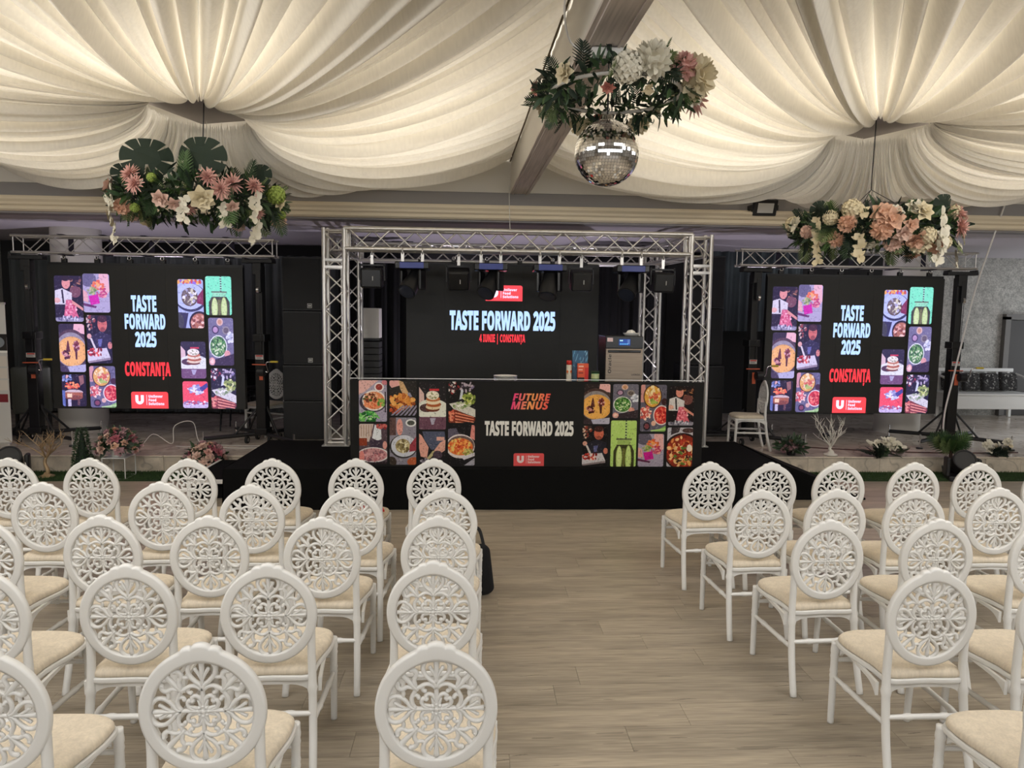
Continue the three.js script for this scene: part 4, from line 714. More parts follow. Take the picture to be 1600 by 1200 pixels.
speaker('topmost black loudspeaker with badge left of the gantry', -2.37, PLAT + 1.80, -9.98, 0.54, 0.74, 0.55, true);
speaker('bottom black loudspeaker of the stack right of the gantry', 3.50, PLAT, -10.6, 0.62, 0.55, 0.6, false);
speaker('black loudspeaker second from the floor right of the gantry', 3.50, PLAT + 0.55, -10.6, 0.62, 0.5, 0.6, false);
speaker('black loudspeaker third from the floor right of the gantry', 3.55, PLAT + 1.05, -10.7, 0.5, 0.86, 0.5, false);
speaker('topmost black loudspeaker right of the gantry', 3.55, PLAT + 1.91, -10.7, 0.5, 0.8, 0.5, false);
// stage lights hung from the gantry
function movingHead(label, x, z, top, tilt, pan) {
  const t = thing('stage_light', label, 'stage light', [x, top, z]); t.scale.setScalar(1.15);
  for (const s of [-1, 1]) mesh('clamp', merge([box(0.03, 0.1, 0.03, s * 0.1, -0.04, 0), new THREE.TorusGeometry(0.03, 0.008, 6, 14).rotateY(Math.PI / 2).translate(s * 0.1, 0.028, 0)]), M.alu, t);
  const b = mesh('base', rbox(0.34, 0.075, 0.24, 0.015, 0, -0.12, 0), M.blackGloss, t);
  mesh('blue_panel', rbox(0.24, 0.06, 0.012, 0.004, 0, -0.12, 0.12), M.blue, b);
  const y = part('yoke', t, [0, -0.16, 0], [0, pan, 0]);
  for (const s of [-1, 1]) mesh('arm', rbox(0.035, 0.2, 0.11, 0.012, s * 0.11, -0.1, 0), M.blackGloss, y);
  const h = part('head', t, [0, -0.28, 0], [tilt, pan, 0, 'YXZ']); h.rotation.order = 'YXZ';
  mesh('barrel', merge([new THREE.CylinderGeometry(0.095, 0.075, 0.24, 18).rotateX(Math.PI / 2).translate(0, 0, 0.03), new THREE.SphereGeometry(0.078, 14, 10).translate(0, 0, -0.09)]), M.black, h);
  mesh('lens', new THREE.CylinderGeometry(0.08, 0.08, 0.008, 20).rotateX(Math.PI / 2).translate(0, 0, 0.153), mat(lin(0.03, 0.035, 0.05), 0.06), h);
}
function washLight(label, x, z, top, tilt) {
  const t = thing('wash_light', label, 'stage light', [x, top, z]);
  mesh('clamp', merge([box(0.035, 0.14, 0.03, 0, -0.05, 0), new THREE.TorusGeometry(0.03, 0.008, 6, 14).rotateY(Math.PI / 2).translate(0, 0.028, 0)]), M.alu, t);
  mesh('bracket', merge([box(0.3, 0.02, 0.05, 0, -0.12, 0), box(0.015, 0.2, 0.05, -0.145, -0.2, 0), box(0.015, 0.2, 0.05, 0.145, -0.2, 0)]), M.darkMetal, t);
  const h = part('head', t, [0, -0.27, 0], [tilt, 0, 0]);
  mesh('housing', merge([rbox(0.26, 0.24, 0.2, 0.03, 0, 0, 0), ...[-0.08, -0.04, 0, 0.04, 0.08].map((q) => box(0.2, 0.008, 0.04, 0, q, -0.11))]), M.black, h);
  mesh('lens_plate', rbox(0.22, 0.2, 0.012, 0.01, 0, 0, 0.103), M.blackGloss, h); mesh('status_mark', box(0.008, 0.05, 0.004, 0.02, 0, 0.111), M.cable, h);
}
const chordY = 2.85 - 0.116 - 0.024 - 0.028;
[[-0.72, 0.75, -0.5], [0.19, 0.8, -0.55], [0.88, 1.05, -0.35], [1.85, 0.75, -0.6]].forEach(([x, a, b], i) => movingHead(`${['first', 'second', 'third', 'fourth'][i]} blue-banded moving head light from the left under the gantry`, x, -8.53 + 0.116, chordY, a, b));
[[-1.22, 0.1], [-0.19, 0.35], [1.29, 0.2], [2.29, 0.15]].forEach(([x, a], i) => washLight(`${['first', 'second', 'third', 'fourth'][i]} small black wash light from the left under the gantry`, x, -8.53 - 0.116, chordY, a));
{ // flood lamp on the beam
  const t = thing('flood_lamp', 'black flood lamp with white glass on the grey beam', 'lamp', [3.62, 3.37, -8.89]);
  mesh('housing', rbox(0.3, 0.2, 0.07, 0.012, 0, 0, 0), M.black, t, null, [0.35, 0, 0]); mesh('glass', box(0.2, 0.12, 0.006, 0, 0, 0.037), mat(lin(0.62, 0.62, 0.6), 0.2), t, null, [0.35, 0, 0]);
  mesh('bracket', merge([box(0.02, 0.06, 0.16, -0.16, 0, -0.06), box(0.02, 0.06, 0.16, 0.16, 0, -0.06), box(0.34, 0.06, 0.012, 0, 0, -0.125)]), M.black, t);
}
tag(mesh('white_cable', sweep(spline([[6.8, 3.5, -8.96], [6.72, 3.0, -9.05], [6.66, 2.4, -9.2], [6.62, 1.8, -9.3], [6.55, 1.2, -9.35], [6.5, 0.7, -9.4], [6.52, PLAT + 0.012, -9.42]], 60), 0.011, 0.011, { n: 6 }), M.cable), 'white cable hanging from the beam to the platform at right', 'cable');
tag(mesh('ceiling_cable', sweep(spline([[0.42, 3.6, -8.99], [0.42, 3.3, -8.85], [0.42, 2.96, -8.6]], 12), 0.005, 0.005, { n: 5 }), M.cable), 'thin white cord from the ceiling to the gantry top', 'cord');
{
  const r = rng(55);
  const run = (label, pts, m = M.cable, rad = 0.0055) => tag(mesh('floor_cable', sweep(spline(pts, 50), rad, rad, { n: 5 }), m), label, 'cable');
  run('pale looped cable under the left screen', [[-4.4, PLAT + 0.008, -9.6], [-4.25, PLAT + 0.14, -9.6], [-4.0, PLAT + 0.02, -9.55], [-3.98, PLAT + 0.25, -9.6], [-3.75, PLAT + 0.3, -9.62], [-3.65, PLAT + 0.02, -9.6], [-3.3, PLAT + 0.01, -9.5], [-2.9, PLAT + 0.01, -9.45], [-2.5, PLAT + 0.01, -9.5]]);
  run('pale cable lying on the platform below the left screen', [[-3.9, PLAT + 0.009, -9.42], [-3.4, PLAT + 0.009, -9.36], [-3.0, PLAT + 0.009, -9.3], [-2.4, PLAT + 0.009, -9.4]]);
  run('dark red cable lying on the platform below the right screen', [[4.6, PLAT + 0.007, -9.5], [5.2, PLAT + 0.007, -9.3], [5.9, PLAT + 0.007, -9.15], [6.6, PLAT + 0.007, -9.1], [7.4, PLAT + 0.007, -9.15]], mat(lin(0.06, 0.01, 0.01), 0.6), 0.007);
}

for (const [x, z, k, lab] of [[-5.0, -10.1, 9, 'small black can light added on the platform under the left screen'], [-0.4, -10.75, 9, 'small black can light added behind the left half of the counter'], [2.0, -10.75, 7, 'small black can light added behind the right half of the counter'], [5.2, -10.1, 7, 'small black can light added on the platform under the right screen']]) {  // hidden lamps added to wash the low ceiling with faint violet
  const t = thing('added_uplight', lab, 'stage light', [x, PLAT, z]);
  mesh('can', new THREE.CylinderGeometry(0.055, 0.05, 0.09, 20, 1, true), M.black, t, [0, 0.05, 0]); mesh('base', new THREE.CylinderGeometry(0.05, 0.05, 0.012, 20), M.black, t, [0, 0.008, 0]);
  mesh('lamp_glass', new THREE.CylinderGeometry(0.045, 0.045, 0.006, 20), mat(lin(0.3, 0.25, 0.4), 0.3, { emissive: lin(0.75, 0.6, 1), emissiveIntensity: 1 }), t, [0, 0.07, 0]);
  const l = new THREE.SpotLight(lin(0.92, 0.84, 1.0), k * 0.7, 0, 1.1, 0.8, 2); l.name = 'added_uplight_beam'; l.position.set(x, PLAT + 0.1, z); l.target.position.set(x, 3, z - 0.15); l.castShadow = true; scene.add(l, l.target);
}

// ---------------------------------------------------------------- on the counter
{
  const t = thing('combi_oven', 'small steel-front oven with blue display on the counter', 'oven', [1.588, TOP, -7.44]);
  mesh('body', rbox(0.40, 0.555, 0.42, 0.008, 0, 0.2875, -0.225), M.blackGloss, t);
  for (const [a, b] of [[-1, -1], [1, -1], [-1, 1], [1, 1]]) mesh('foot', new THREE.CylinderGeometry(0.015, 0.015, 0.012, 10), M.rubber, t, [a * 0.17, 0.006, -0.22 + b * 0.17]);
  const door = mesh('door', rbox(0.396, 0.415, 0.024, 0.006, 0, 0.2225, -0.004), M.steel, t);
  mesh('handle', merge([rbox(0.35, 0.028, 0.02, 0.008, 0, 0.403, 0.012), rbox(0.12, 0.014, 0.026, 0.005, 0, 0.406, 0.016)]), M.blackGloss, door);
  const ink = (text, w, h, vertical) => { const cw = 256, ch = Math.round(256 * h / w); return canvas(cw, ch, (c) => { words(c, text, 8, cw - 8, ch * 0.14, ch * 0.88, '#1c1917', 0); }); };
  const lt = mesh('lettering', new THREE.PlaneGeometry(0.22, 0.045), mat(0xffffff, 0.38, { map: ink('Oracle', 0.22, 0.045), transparent: true }), door, [-0.155, 0.27, 0.0088], [0, 0, Math.PI / 2]); lt.userData.label = 'thin black vertical lettering';
  mesh('lettering', new THREE.PlaneGeometry(0.1, 0.024), mat(0xffffff, 0.38, { map: ink('LAINOX', 0.1, 0.024), transparent: true }), door, [0.125, 0.158, 0.0088]);
  const cp = mesh('control_panel', rbox(0.396, 0.125, 0.02, 0.005, 0, 0.498, -0.004), M.blackGloss, t);
  const disp = canvas(256, 160, (c) => { rect(c, 0, 0, 256, 160, '#04102c'); rect(c, 12, 16, 232, 128, '#0c3c8c'); for (let k = 0; k < 5; k++) oval(c, 40 + k * 36, 118, 13, 13, '#58b4f0'); oval(c, 40, 46, 16, 14, '#b8f0e8'); oval(c, 74, 46, 16, 14, '#b8f0e8'); for (let k = 0; k < 3; k++) rect(c, 186, 36 + k * 34, 46, 7, '#a8d0f0'); });
  mesh('display', box(0.13, 0.08, 0.004, 0.0, 0.50, 0.0085), mat(0x000000, 0.3, { emissive: lin(1, 1, 1), emissiveMap: disp, emissiveIntensity: 0.9 }), cp);
  mesh('sticker', box(0.06, 0.04, 0.002, -0.155, 0.525, 0.0075), mat(lin(0.75, 0.55, 0.55), 0.5), cp);
  const tray = thing('paper_tray', 'white paper tray on top of the oven', 'tray', [1.68, TOP + 0.566, -7.55]);
  const L = new THREE.LatheGeometry([[0.0, 0.001], [0.06, 0.001], [0.065, 0.004], [0.09, 0.03], [0.094, 0.03], [0.07, 0.0], [0, 0.0]].map(([x, y]) => new THREE.Vector2(x, y)), 28); L.scale(0.95, 1, 0.7); mesh('dish', L, M.white, tray);
  mesh('crumpled_paper', (() => { const g = new THREE.IcosahedronGeometry(0.05, 2), p = g.attributes.position, q = noiseGrid(9, 9, 7); for (let i = 0; i < p.count; i++) { const k = 0.75 + 0.5 * q(p.getX(i) * 7 + 0.3, p.getZ(i) * 7 + p.getY(i) * 4); p.setXYZ(i, p.getX(i) * k, Math.max(-0.028, p.getY(i) * 0.6 * k), p.getZ(i) * k); } g.computeVertexNormals(); return g; })(), M.white, tray, [0, 0.032, 0]);
  const b = thing('sauce_bottle', 'tall pale bottle with red cap on the counter', 'bottle', [1.012, TOP, -7.5]);
  const lathe = (pts, n = 24) => new THREE.LatheGeometry(pts.map(([x, y]) => new THREE.Vector2(x, y)), n);
  const up = 0.11;
  mesh('bottle_body', lathe([[0, 0], [0.026, 0], [0.029, 0.004], [0.029, 0.13 + up], [0.026, 0.143 + up], [0, 0.143 + up]]), mat(lin(0.66, 0.6, 0.48), 0.4), b);
  mesh('label_band', lathe([[0.0295, 0.035 + up], [0.0295, 0.1 + up]]), mat(0xffffff, 0.5, { map: canvas(128, 64, (c) => { rect(c, 0, 0, 128, 64, '#d8d0bc'); for (let k = 0; k < 4; k++) { oval(c, 16 + k * 32, 30, 10, 16, '#c8602c'); rect(c, 8 + k * 32, 50, 18, 5, '#4a3a2c'); } }) }), b);
  mesh('cap', lathe([[0, 0.188 + up], [0.024, 0.188 + up], [0.028, 0.182 + up], [0.028, 0.143 + up], [0, 0.143 + up]]), M.red, b);
  const pch = thing('food_pouch', 'tall blue patterned pouch on the counter', 'pouch', [1.14, TOP, -7.58]);
  const g = new THREE.BoxGeometry(0.17, 0.40, 0.06, 8, 10, 4), p = g.attributes.position;
  for (let i = 0; i < p.count; i++) { const y = Math.max(0, p.getY(i) / 0.40 + 0.5), x = p.getX(i) / 0.085; p.setZ(i, p.getZ(i) * (1 - Math.pow(y, 1.6) * 0.93) * (1 - 0.35 * x * x)); p.setX(i, p.getX(i) * (1 - 0.05 * Math.sin(y * 3.1))); }
  g.translate(0, 0.2, 0); g.computeVertexNormals();
  mesh('bag', g, mat(0xffffff, 0.35, { map: canvas(256, 256, (c) => { rect(c, 0, 0, 256, 256, '#24587c'); const q = rng(9); for (let k = 0; k < 40; k++) { c.strokeStyle = ['#7fb4d0', '#123a5c', '#4a88ac'][k % 3]; c.lineWidth = 4 + q() * 9; c.beginPath(); const x = q() * 256, y = q() * 256; c.moveTo(x, y); c.quadraticCurveTo(x + 30 * q(), y - 30, x + 50 - 60 * q(), y - 60 * q()); c.stroke(); } }) }), pch);
  const ct = thing('sauce_carton', 'small orange and red carton before the blue pouch', 'carton', [1.155, TOP, -7.47]);
  mesh('box', rbox(0.115, 0.27, 0.06, 0.004, 0, 0.135, 0), mat(0xffffff, 0.5, { map: canvas(128, 128, (c) => { rect(c, 0, 0, 128, 128, '#d9552f'); rect(c, 0, 88, 70, 40, '#d8d0b4'); rect(c, 0, 70, 80, 18, '#1c1512'); rect(c, 84, 20, 44, 108, '#c8241c'); rect(c, 8, 10, 60, 8, '#f0b8a0'); rect(c, 8, 28, 50, 6, '#f0b8a0'); rect(c, 8, 44, 56, 6, '#8a2418'); }) }), ct);
  const j = thing('green_jar', 'small green lidded jar beside the oven', 'jar', [1.287, TOP, -7.46]);
  mesh('jar_body', lathe([[0, 0], [0.04, 0], [0.043, 0.006], [0.043, 0.172], [0, 0.172]]), mat(lin(0.03, 0.14, 0.03), 0.3), j); mesh('label_band', lathe([[0.0436, 0.112], [0.0436, 0.162]]), mat(lin(0.55, 0.6, 0.3), 0.5), j); mesh('lid', lathe([[0, 0.19], [0.044, 0.19], [0.045, 0.186], [0.045, 0.172], [0, 0.172]]), mat(lin(0.02, 0.05, 0.02), 0.4), j);
  const pl = thing('plate_stack', 'stack of white plates on the counter before the middle screen', 'plates', [0.335, TOP, -7.5]);
  for (let k = 0; k < 8; k++) mesh('plate', lathe([[0, 0.006], [0.08, 0.006], [0.09, 0.012], [0.125, 0.024], [0.127, 0.021], [0.09, 0.004], [0.07, 0], [0, 0]], 32), M.white, pl, [0, k * 0.0155, 0]);
}

// ---------------------------------------------------------------- flowers and plants
const flora = (() => {
  const F = {};
  const petal = (len, wid, cup, curl, tip = 0.75, seg = 4) => {   // along +y, cupped about its axis, tip bent back
    const pos = [], idx = [], across = 3;
    for (let i = 0; i <= seg; i++) for (let j = 0; j < across; j++) {
      const t = i / seg, w = wid * Math.pow(Math.sin(Math.PI * Math.min(0.985, 0.06 + t * (0.94 - 0.12 * (1 - tip)))), 0.6) * (1 - (1 - tip) * t), x = (j - 1) * w;
      pos.push(x, len * t, cup * (x * x) / (wid * wid + 1e-6) * len + curl * t * t * len);
    }
    for (let i = 0; i < seg; i++) for (let j = 0; j < across - 1; j++) { const a = i * across + j, b = a + across; idx.push(a, a + 1, b, b, a + 1, b + 1); }
    const g = new THREE.BufferGeometry(); g.setAttribute('position', new THREE.Float32BufferAttribute(pos, 3)); g.setIndex(idx); g.computeVertexNormals(); return g;
  };
  F.petal = petal;
  const whorl = (rings, seed) => {
    const r = rng(seed), L = [];
    for (const [n, tilt, len, wid, cup, curl, tip] of rings) for (let k = 0; k < n; k++) {
      const g = petal(len * (0.9 + 0.2 * r()), wid, cup, curl, tip, 3); g.rotateX(Math.PI / 2 - tilt - (r() - 0.5) * 0.15); g.rotateZ(2 * Math.PI * (k + 0.5 * (rings.indexOf(rings.find((q) => q[1] === tilt)) % 2)) / n + (r() - 0.5) * 0.2); L.push(g);
    }
    return L;
  };
  const core = (r, z) => { const g = new THREE.IcosahedronGeometry(r, 1); g.translate(0, 0, z); return g; };
  F.rose = merge([...whorl([[4, 0.12, 0.62, 0.26, 0.4, -0.05, 0.9], [5, 0.42, 0.78, 0.36, 0.35, -0.12, 0.9], [6, 0.8, 0.95, 0.42, 0.25, -0.2, 0.9], [6, 1.2, 1.0, 0.44, 0.15, -0.2, 0.9]], 3), core(0.22, 0.35)]);
  F.dahlia = merge([...whorl([[7, 0.25, 0.6, 0.11, 0.3, 0, 0.45], [11, 0.6, 0.8, 0.14, 0.3, 0, 0.4], [14, 1.0, 0.98, 0.15, 0.3, -0.05, 0.4], [14, 1.4, 1.0, 0.15, 0.2, -0.1, 0.4]], 5), core(0.2, 0.15)]);
  F.orchid = merge([...whorl([[3, 1.35, 1.0, 0.30, 0.15, -0.1, 0.8], [2, 1.25, 0.95, 0.50, 0.12, -0.1, 0.95], [2, 0.6, 0.4, 0.14, 0.4, 0, 0.7]], 7), core(0.12, 0.1)]);
  { const L = [core(0.72, 0)], r = rng(11); for (let k = 0; k < 80; k++) { const y = 1 - 2 * (k + 0.5) / 80, a = k * 2.39996, q = Math.sqrt(1 - y * y), n = V(q * Math.cos(a), y, q * Math.sin(a)); for (const g of whorl([[4, 1.1, 0.26, 0.12, 0.1, -0.1, 0.95]], 20 + k)) { g.translate(0, 0, 0.72 + 0.16 * r()); g.applyQuaternion(new THREE.Quaternion().setFromUnitVectors(V(0, 0, 1), n)); L.push(g); } } F.hydrangea = merge(L); }
  { const L = [core(0.5, 0)], r = rng(13); for (let k = 0; k < 70; k++) { const y = 1 - 1.75 * (k + 0.5) / 70, a = k * 2.39996, q = Math.sqrt(Math.max(0, 1 - y * y)), n = V(q * Math.cos(a), q * Math.sin(a), y), g = petal(0.5, 0.2, 0.5 * (r() - 0.5), 0.5 * (r() - 0.5), 0.95, 3); g.rotateX(Math.PI / 2 + (r() - 0.5) * 0.6); g.rotateZ(r() * 6.28); g.translate(0, 0, 0.5); g.applyQuaternion(new THREE.Quaternion().setFromUnitVectors(V(0, 0, 1), n)); L.push(g); } F.carnation = merge(L); }
  F.leaf = petal(1, 0.2, 0.12, -0.25, 0.6, 4);
  F.frond = (() => { const L = [sweep(spline([[0, 0, 0], [0, 0.5, -0.03], [0, 1, -0.14]], 6), 0.012, 0.012, { n: 4 })]; for (let k = 1; k < 11; k++) for (const s of [-1, 1]) { const t = k / 11, g = petal(0.42 * Math.sin(Math.PI * (0.25 + 0.7 * t)) + 0.06, 0.045, 0.1, -0.15, 0.4, 3); g.rotateZ(-s * (1.15 - 0.5 * t)); g.translate(0, t, -0.14 * t * t); L.push(g); } return merge(L); })();
  F.fern = (() => { const L = [sweep(spline([[0, 0, 0], [0.05, 0.5, 0], [0, 1, -0.05]], 6), 0.01, 0.01, { n: 4 })]; for (let k = 1; k < 13; k++) for (const s of [-1, 1]) { const t = k / 13, g = petal(0.2 * (1.1 - 0.6 * t), 0.05, 0.1, -0.1, 0.6, 2); g.rotateZ(-s * 1.2); g.translate(0.05 * Math.sin(Math.PI * t), t, 0); L.push(g); } return merge(L); })();
  F.monstera = (() => {  // heart outline cut by slits from the edge
    const s = new THREE.Shape(), P = []; const N = 160;
    for (let i = 0; i <= N; i++) {
      const a = -Math.PI / 2 + 2 * Math.PI * i / N, d = Math.abs(((a + Math.PI / 2) / Math.PI) - 1);   // 0 at the tip, 1 at the stem
      let r = 0.56 * (1 - 0.18 * Math.cos(2 * (a - Math.PI / 2))) * (d > 0.93 ? 0.35 : 1);
      const slit = Math.cos(a * 9 + 1.57); if (d > 0.12 && d < 0.86 && slit > 0.90) r *= 0.55;
      P.push(new THREE.Vector2(r * Math.cos(a) * 0.95, 0.52 + r * Math.sin(a) * 1.02));
    }
    s.setFromPoints(P); const g = new THREE.ExtrudeGeometry(s, { depth: 0.012, bevelEnabled: false }), p = g.attributes.position;
    for (let i = 0; i < p.count; i++) p.setZ(i, p.getZ(i) - 0.35 * p.getX(i) ** 2 - 0.18 * (p.getY(i) - 0.3) ** 2); g.computeVertexNormals();
    return merge([g, sweep([V(0, -0.25, 0.02), V(0, 0.1, 0.0)], 0.014, 0.014, { n: 5 })]);
  })();
  return F;
})();
const two = (r, g, b, rough = 0.6, extra = {}) => mat(lin(r, g, b), rough, { side: THREE.DoubleSide, ...extra });
const C = {
  pink: two(0.70, 0.40, 0.35), blush: two(0.74, 0.52, 0.43), peach: two(0.72, 0.44, 0.31), cream: two(0.72, 0.63, 0.43), ivory: two(0.74, 0.70, 0.58), mauve: two(0.48, 0.28, 0.30), rose: two(0.48, 0.14, 0.18), salmon: two(0.6, 0.25, 0.2), lime: two(0.30, 0.40, 0.08),
  leaf: two(0.035, 0.075, 0.03, 0.5), dark: two(0.010, 0.024, 0.012, 0.75), mid: two(0.06, 0.12, 0.035, 0.5), pale: two(0.14, 0.19, 0.07, 0.55), sage: two(0.07, 0.10, 0.07, 0.6),
};
const aim = (o, n, roll = 0) => { o.quaternion.setFromUnitVectors(V(0, 0, 1), n.clone().normalize()).multiply(new THREE.Quaternion().setFromAxisAngle(V(0, 0, 1), roll)); };
const point = (o, d, roll = 0) => { o.quaternion.setFromUnitVectors(V(0, 1, 0), d.clone().normalize()).multiply(new THREE.Quaternion().setFromAxisAngle(V(0, 1, 0), roll)); };
function bloom(parent, kind, color, at, n, size, roll = 0) { const o = mesh(kind === 'hydrangea' || kind === 'carnation' || kind === 'dahlia' || kind === 'orchid' || kind === 'rose' ? kind : 'flower', flora[kind], C[color], parent); o.position.copy(at); o.scale.setScalar(size); aim(o, n, roll); return o; }
function spray(parent, geo, m, at, d, size, roll, name) { const o = mesh(name, geo, m, parent); o.position.copy(at); o.scale.setScalar(size); point(o, d, roll); return o; }
// filler leaves joined into one part
function foliage(parent, spots, m, seed, size) {
  const r = rng(seed), L = spots.map(([p, n]) => { const g = flora.leaf.clone(), d = n.clone().add(V(r() - 0.5, r() - 0.5, r() - 0.5).multiplyScalar(1.3)).normalize(); g.scale(1.1, 1, 1); g.rotateY(r() * 6.28); g.scale(size * (0.6 + 0.8 * r()), size * (0.6 + 0.8 * r()), size); g.applyQuaternion(new THREE.Quaternion().setFromUnitVectors(V(0, 1, 0), d)); g.translate(p.x, p.y, p.z); return g; });
  const o = mesh('foliage', merge(L), m, parent); o.userData.kind = 'stuff'; return o;
}
// a hoop of flowers: ring angle 0 faces the camera side (+z), psi turns around the hoop's section (0 outwards, -90 down)
function flowerRing(name, label, at, R, T, seed, o) {
  const t = thing(name, label, 'flower ring', at), r = rng(seed);
  const on = (phi, psi, k = 1) => { const rad = V(Math.sin(phi), 0, Math.cos(phi)), n = rad.clone().multiplyScalar(Math.cos(psi)).addScaledVector(Y, Math.sin(psi)); return [rad.multiplyScalar(R).addScaledVector(n, T * k), n]; };
  const hoop = []; for (let k = 0; k < 64; k++) hoop.push(V(Math.sin(k / 64 * 6.2832) * R, 0, Math.cos(k / 64 * 6.2832) * R));
  mesh('hoop', sweep(hoop, 0.01, 0.01, { n: 6, closed: true }), o.hoop || C.dark, t);
  for (const [m, n, sz] of [[C.leaf, o.fill, o.leaf], [C.mid, o.fill * 0.6, o.leaf * 0.8], [C.dark, o.fill * 0.8, o.leaf * 1.1], [C.sage, o.fill * 0.4, o.leaf * 0.6]]) foliage(t, Array.from({ length: Math.round(n) }, () => on(r() * 6.2832, r() * 6.2832, 0.2 + 0.6 * r())), m, seed + sz * 100, sz);
  for (let k = 0; k < o.fronds; k++) { const phi = r() * 6.2832, psi = (r() - 0.45) * 4.2, [p, n] = on(phi, psi, 0.4); spray(t, k % 3 === 2 ? flora.fern : flora.frond, [C.dark, C.leaf, C.mid, C.pale][Math.floor(r() * 4)], p, n.clone().add(V(0, (r() - 0.5) * 0.6, 0)), o.frond * (0.7 + 0.6 * r()), r() * 6.28, 'frond'); }
  for (const [phi, psi, size, roll, tilt] of o.monstera || []) { const [p, n] = on(phi, psi, 0.5); const l = spray(t, flora.monstera, C.dark, p, V(n.x * 0.25, 1, n.z * 0.25 + tilt), size, roll, 'monstera_leaf'); }
  for (const [kind, color, phi, psi, size] of o.blooms || []) { const [p, n] = on(phi, psi, 0.95); bloom(t, kind, color, p, n, size, r() * 6.28); }
  for (let k = 0; k < o.count; k++) { const phi = 6.2832 * (k + r()) / o.count, psi = -1.5 + 2.3 * r(), [p, n] = on(phi, psi, 0.85 + 0.2 * r()), [kind, color, size] = o.mix[Math.floor(r() * o.mix.length)]; bloom(t, kind, color, p, n, size * (0.8 + 0.4 * r()), r() * 6.28); }
  for (const [phi, psi, n0, color, size] of o.strings || []) { const [p] = on(phi, psi, 1.0); const d = V(Math.sin(phi), 0, Math.cos(phi)); for (let k = 0; k < n0; k++) bloom(t, 'orchid', color, p.clone().add(V((r() - 0.5) * 0.04, -k * size * 1.15, 0)).addScaledVector(d, 0.02 * Math.sin(k)), d.clone().add(V((r() - 0.5), (r() - 0.5) * 0.6, 0)), size * (0.85 + 0.3 * r()), r() * 6.28); }
  for (const a of o.wires || []) mesh('hanging_wire', bar(V(Math.sin(a) * R, 0, Math.cos(a) * R), V(...o.knot), 0.0035, 0.0035, 5), M.darkMetal, t);
  if (o.line) mesh('hanging_line', bar(V(...o.knot), V(...o.line), 0.006, 0.006, 5), M.darkMetal, t);
  return t;
}
flowerRing('flower_ring', 'hanging ring of pink and white flowers with dark split leaves at left', [-2.56, 3.03, -6.95], 0.58, 0.18, 71, {
  fill: 420, leaf: 0.10, fronds: 70, frond: 0.2, count: 20, mix: [['dahlia', 'pink', 0.075], ['orchid', 'ivory', 0.075], ['rose', 'blush', 0.07], ['rose', 'cream', 0.08], ['orchid', 'ivory', 0.07], ['hydrangea', 'lime', 0.05], ['carnation', 'blush', 0.075]],
  monstera: [[-0.45, 1.5, 0.34, 0.3, 0.1], [0.35, 1.5, 0.36, -0.2, 0.1], [2.6, 1.5, 0.26, 0.1, 0.1], [-1.2, 1.2, 0.2, 0.6, 0], [1.25, 1.3, 0.22, -0.5, 0]],
  blooms: [['rose', 'blush', -1.2, 0.35, 0.095], ['dahlia', 'pink', -0.5, 0.6, 0.10], ['dahlia', 'pink', -0.38, 0.1, 0.095], ['dahlia', 'pink', 0.42, 0.5, 0.095], ['dahlia', 'pink', 0.68, 0.3, 0.10], ['dahlia', 'pink', 0.55, 0.0, 0.10], ['dahlia', 'pink', 0.95, 0.35, 0.095], ['rose', 'cream', 0.35, -0.5, 0.11], ['rose', 'blush', -0.1, -0.6, 0.08], ['rose', 'blush', 0.05, -0.9, 0.075], ['hydrangea', 'lime', 1.35, 0.2, 0.09], ['carnation', 'peach', -0.85, -0.9, 0.08]],
  strings: [[-1.35, -0.1, 4, 'cream', 0.07], [-0.85, -0.1, 6, 'ivory', 0.07], [0.95, -0.2, 5, 'ivory', 0.075], [0.6, -1.0, 3, 'ivory', 0.06], [0.15, -0.7, 3, 'ivory', 0.065]],
  wires: [0.5, 2.6, 4.7], knot: [0, 0.42, -0.05], line: [0, 0.915, -0.12] });
flowerRing('flower_ring', 'hanging ring of peach and cream flowers above the right screen', [3.88, 2.86, -6.88], 0.57, 0.18, 123, {
  fill: 420, leaf: 0.10, fronds: 60, frond: 0.2, count: 34, mix: [['rose', 'peach', 0.085], ['orchid', 'ivory', 0.08], ['dahlia', 'pink', 0.08], ['rose', 'ivory', 0.085], ['orchid', 'cream', 0.075], ['carnation', 'peach', 0.085], ['carnation', 'blush', 0.08], ['hydrangea', 'cream', 0.075]],
  monstera: [[0.6, 1.0, 0.2, 0.4, 0.2], [-1.3, 0.9, 0.18, 0.4, 0.2], [0.75, -1.0, 0.16, 0, 0.2]],
  blooms: [['hydrangea', 'cream', -0.75, 0.8, 0.10], ['hydrangea', 'cream', -1.0, 0.35, 0.075], ['rose', 'ivory', -0.02, 0.7, 0.09], ['rose', 'cream', 0.05, 0.45, 0.10], ['dahlia', 'pink', 0.78, 0.6, 0.11], ['dahlia', 'pink', 0.75, -0.1, 0.115], ['rose', 'peach', -0.4, 0.35, 0.105], ['rose', 'peach', -0.3, 0.1, 0.11], ['carnation', 'peach', -0.4, -0.4, 0.105], ['rose', 'blush', -0.15, -0.6, 0.085], ['rose', 'peach', 0.06, -0.95, 0.11], ['carnation', 'cream', 0.2, -1.35, 0.11], ['carnation', 'peach', -0.95, -0.9, 0.08], ['carnation', 'blush', -0.2, -1.5, 0.09]],
  strings: [[0.35, 0.35, 5, 'ivory', 0.085], [1.05, 0.3, 6, 'ivory', 0.07], [-1.15, 0.2, 6, 'cream', 0.065], [0.4, -0.9, 3, 'ivory', 0.07], [-0.65, -0.9, 3, 'cream', 0.07]],
  wires: [0.9, 3.1, 5.2], knot: [0, 0.40, -0.05], line: [0.05, 1.085, -0.12] });
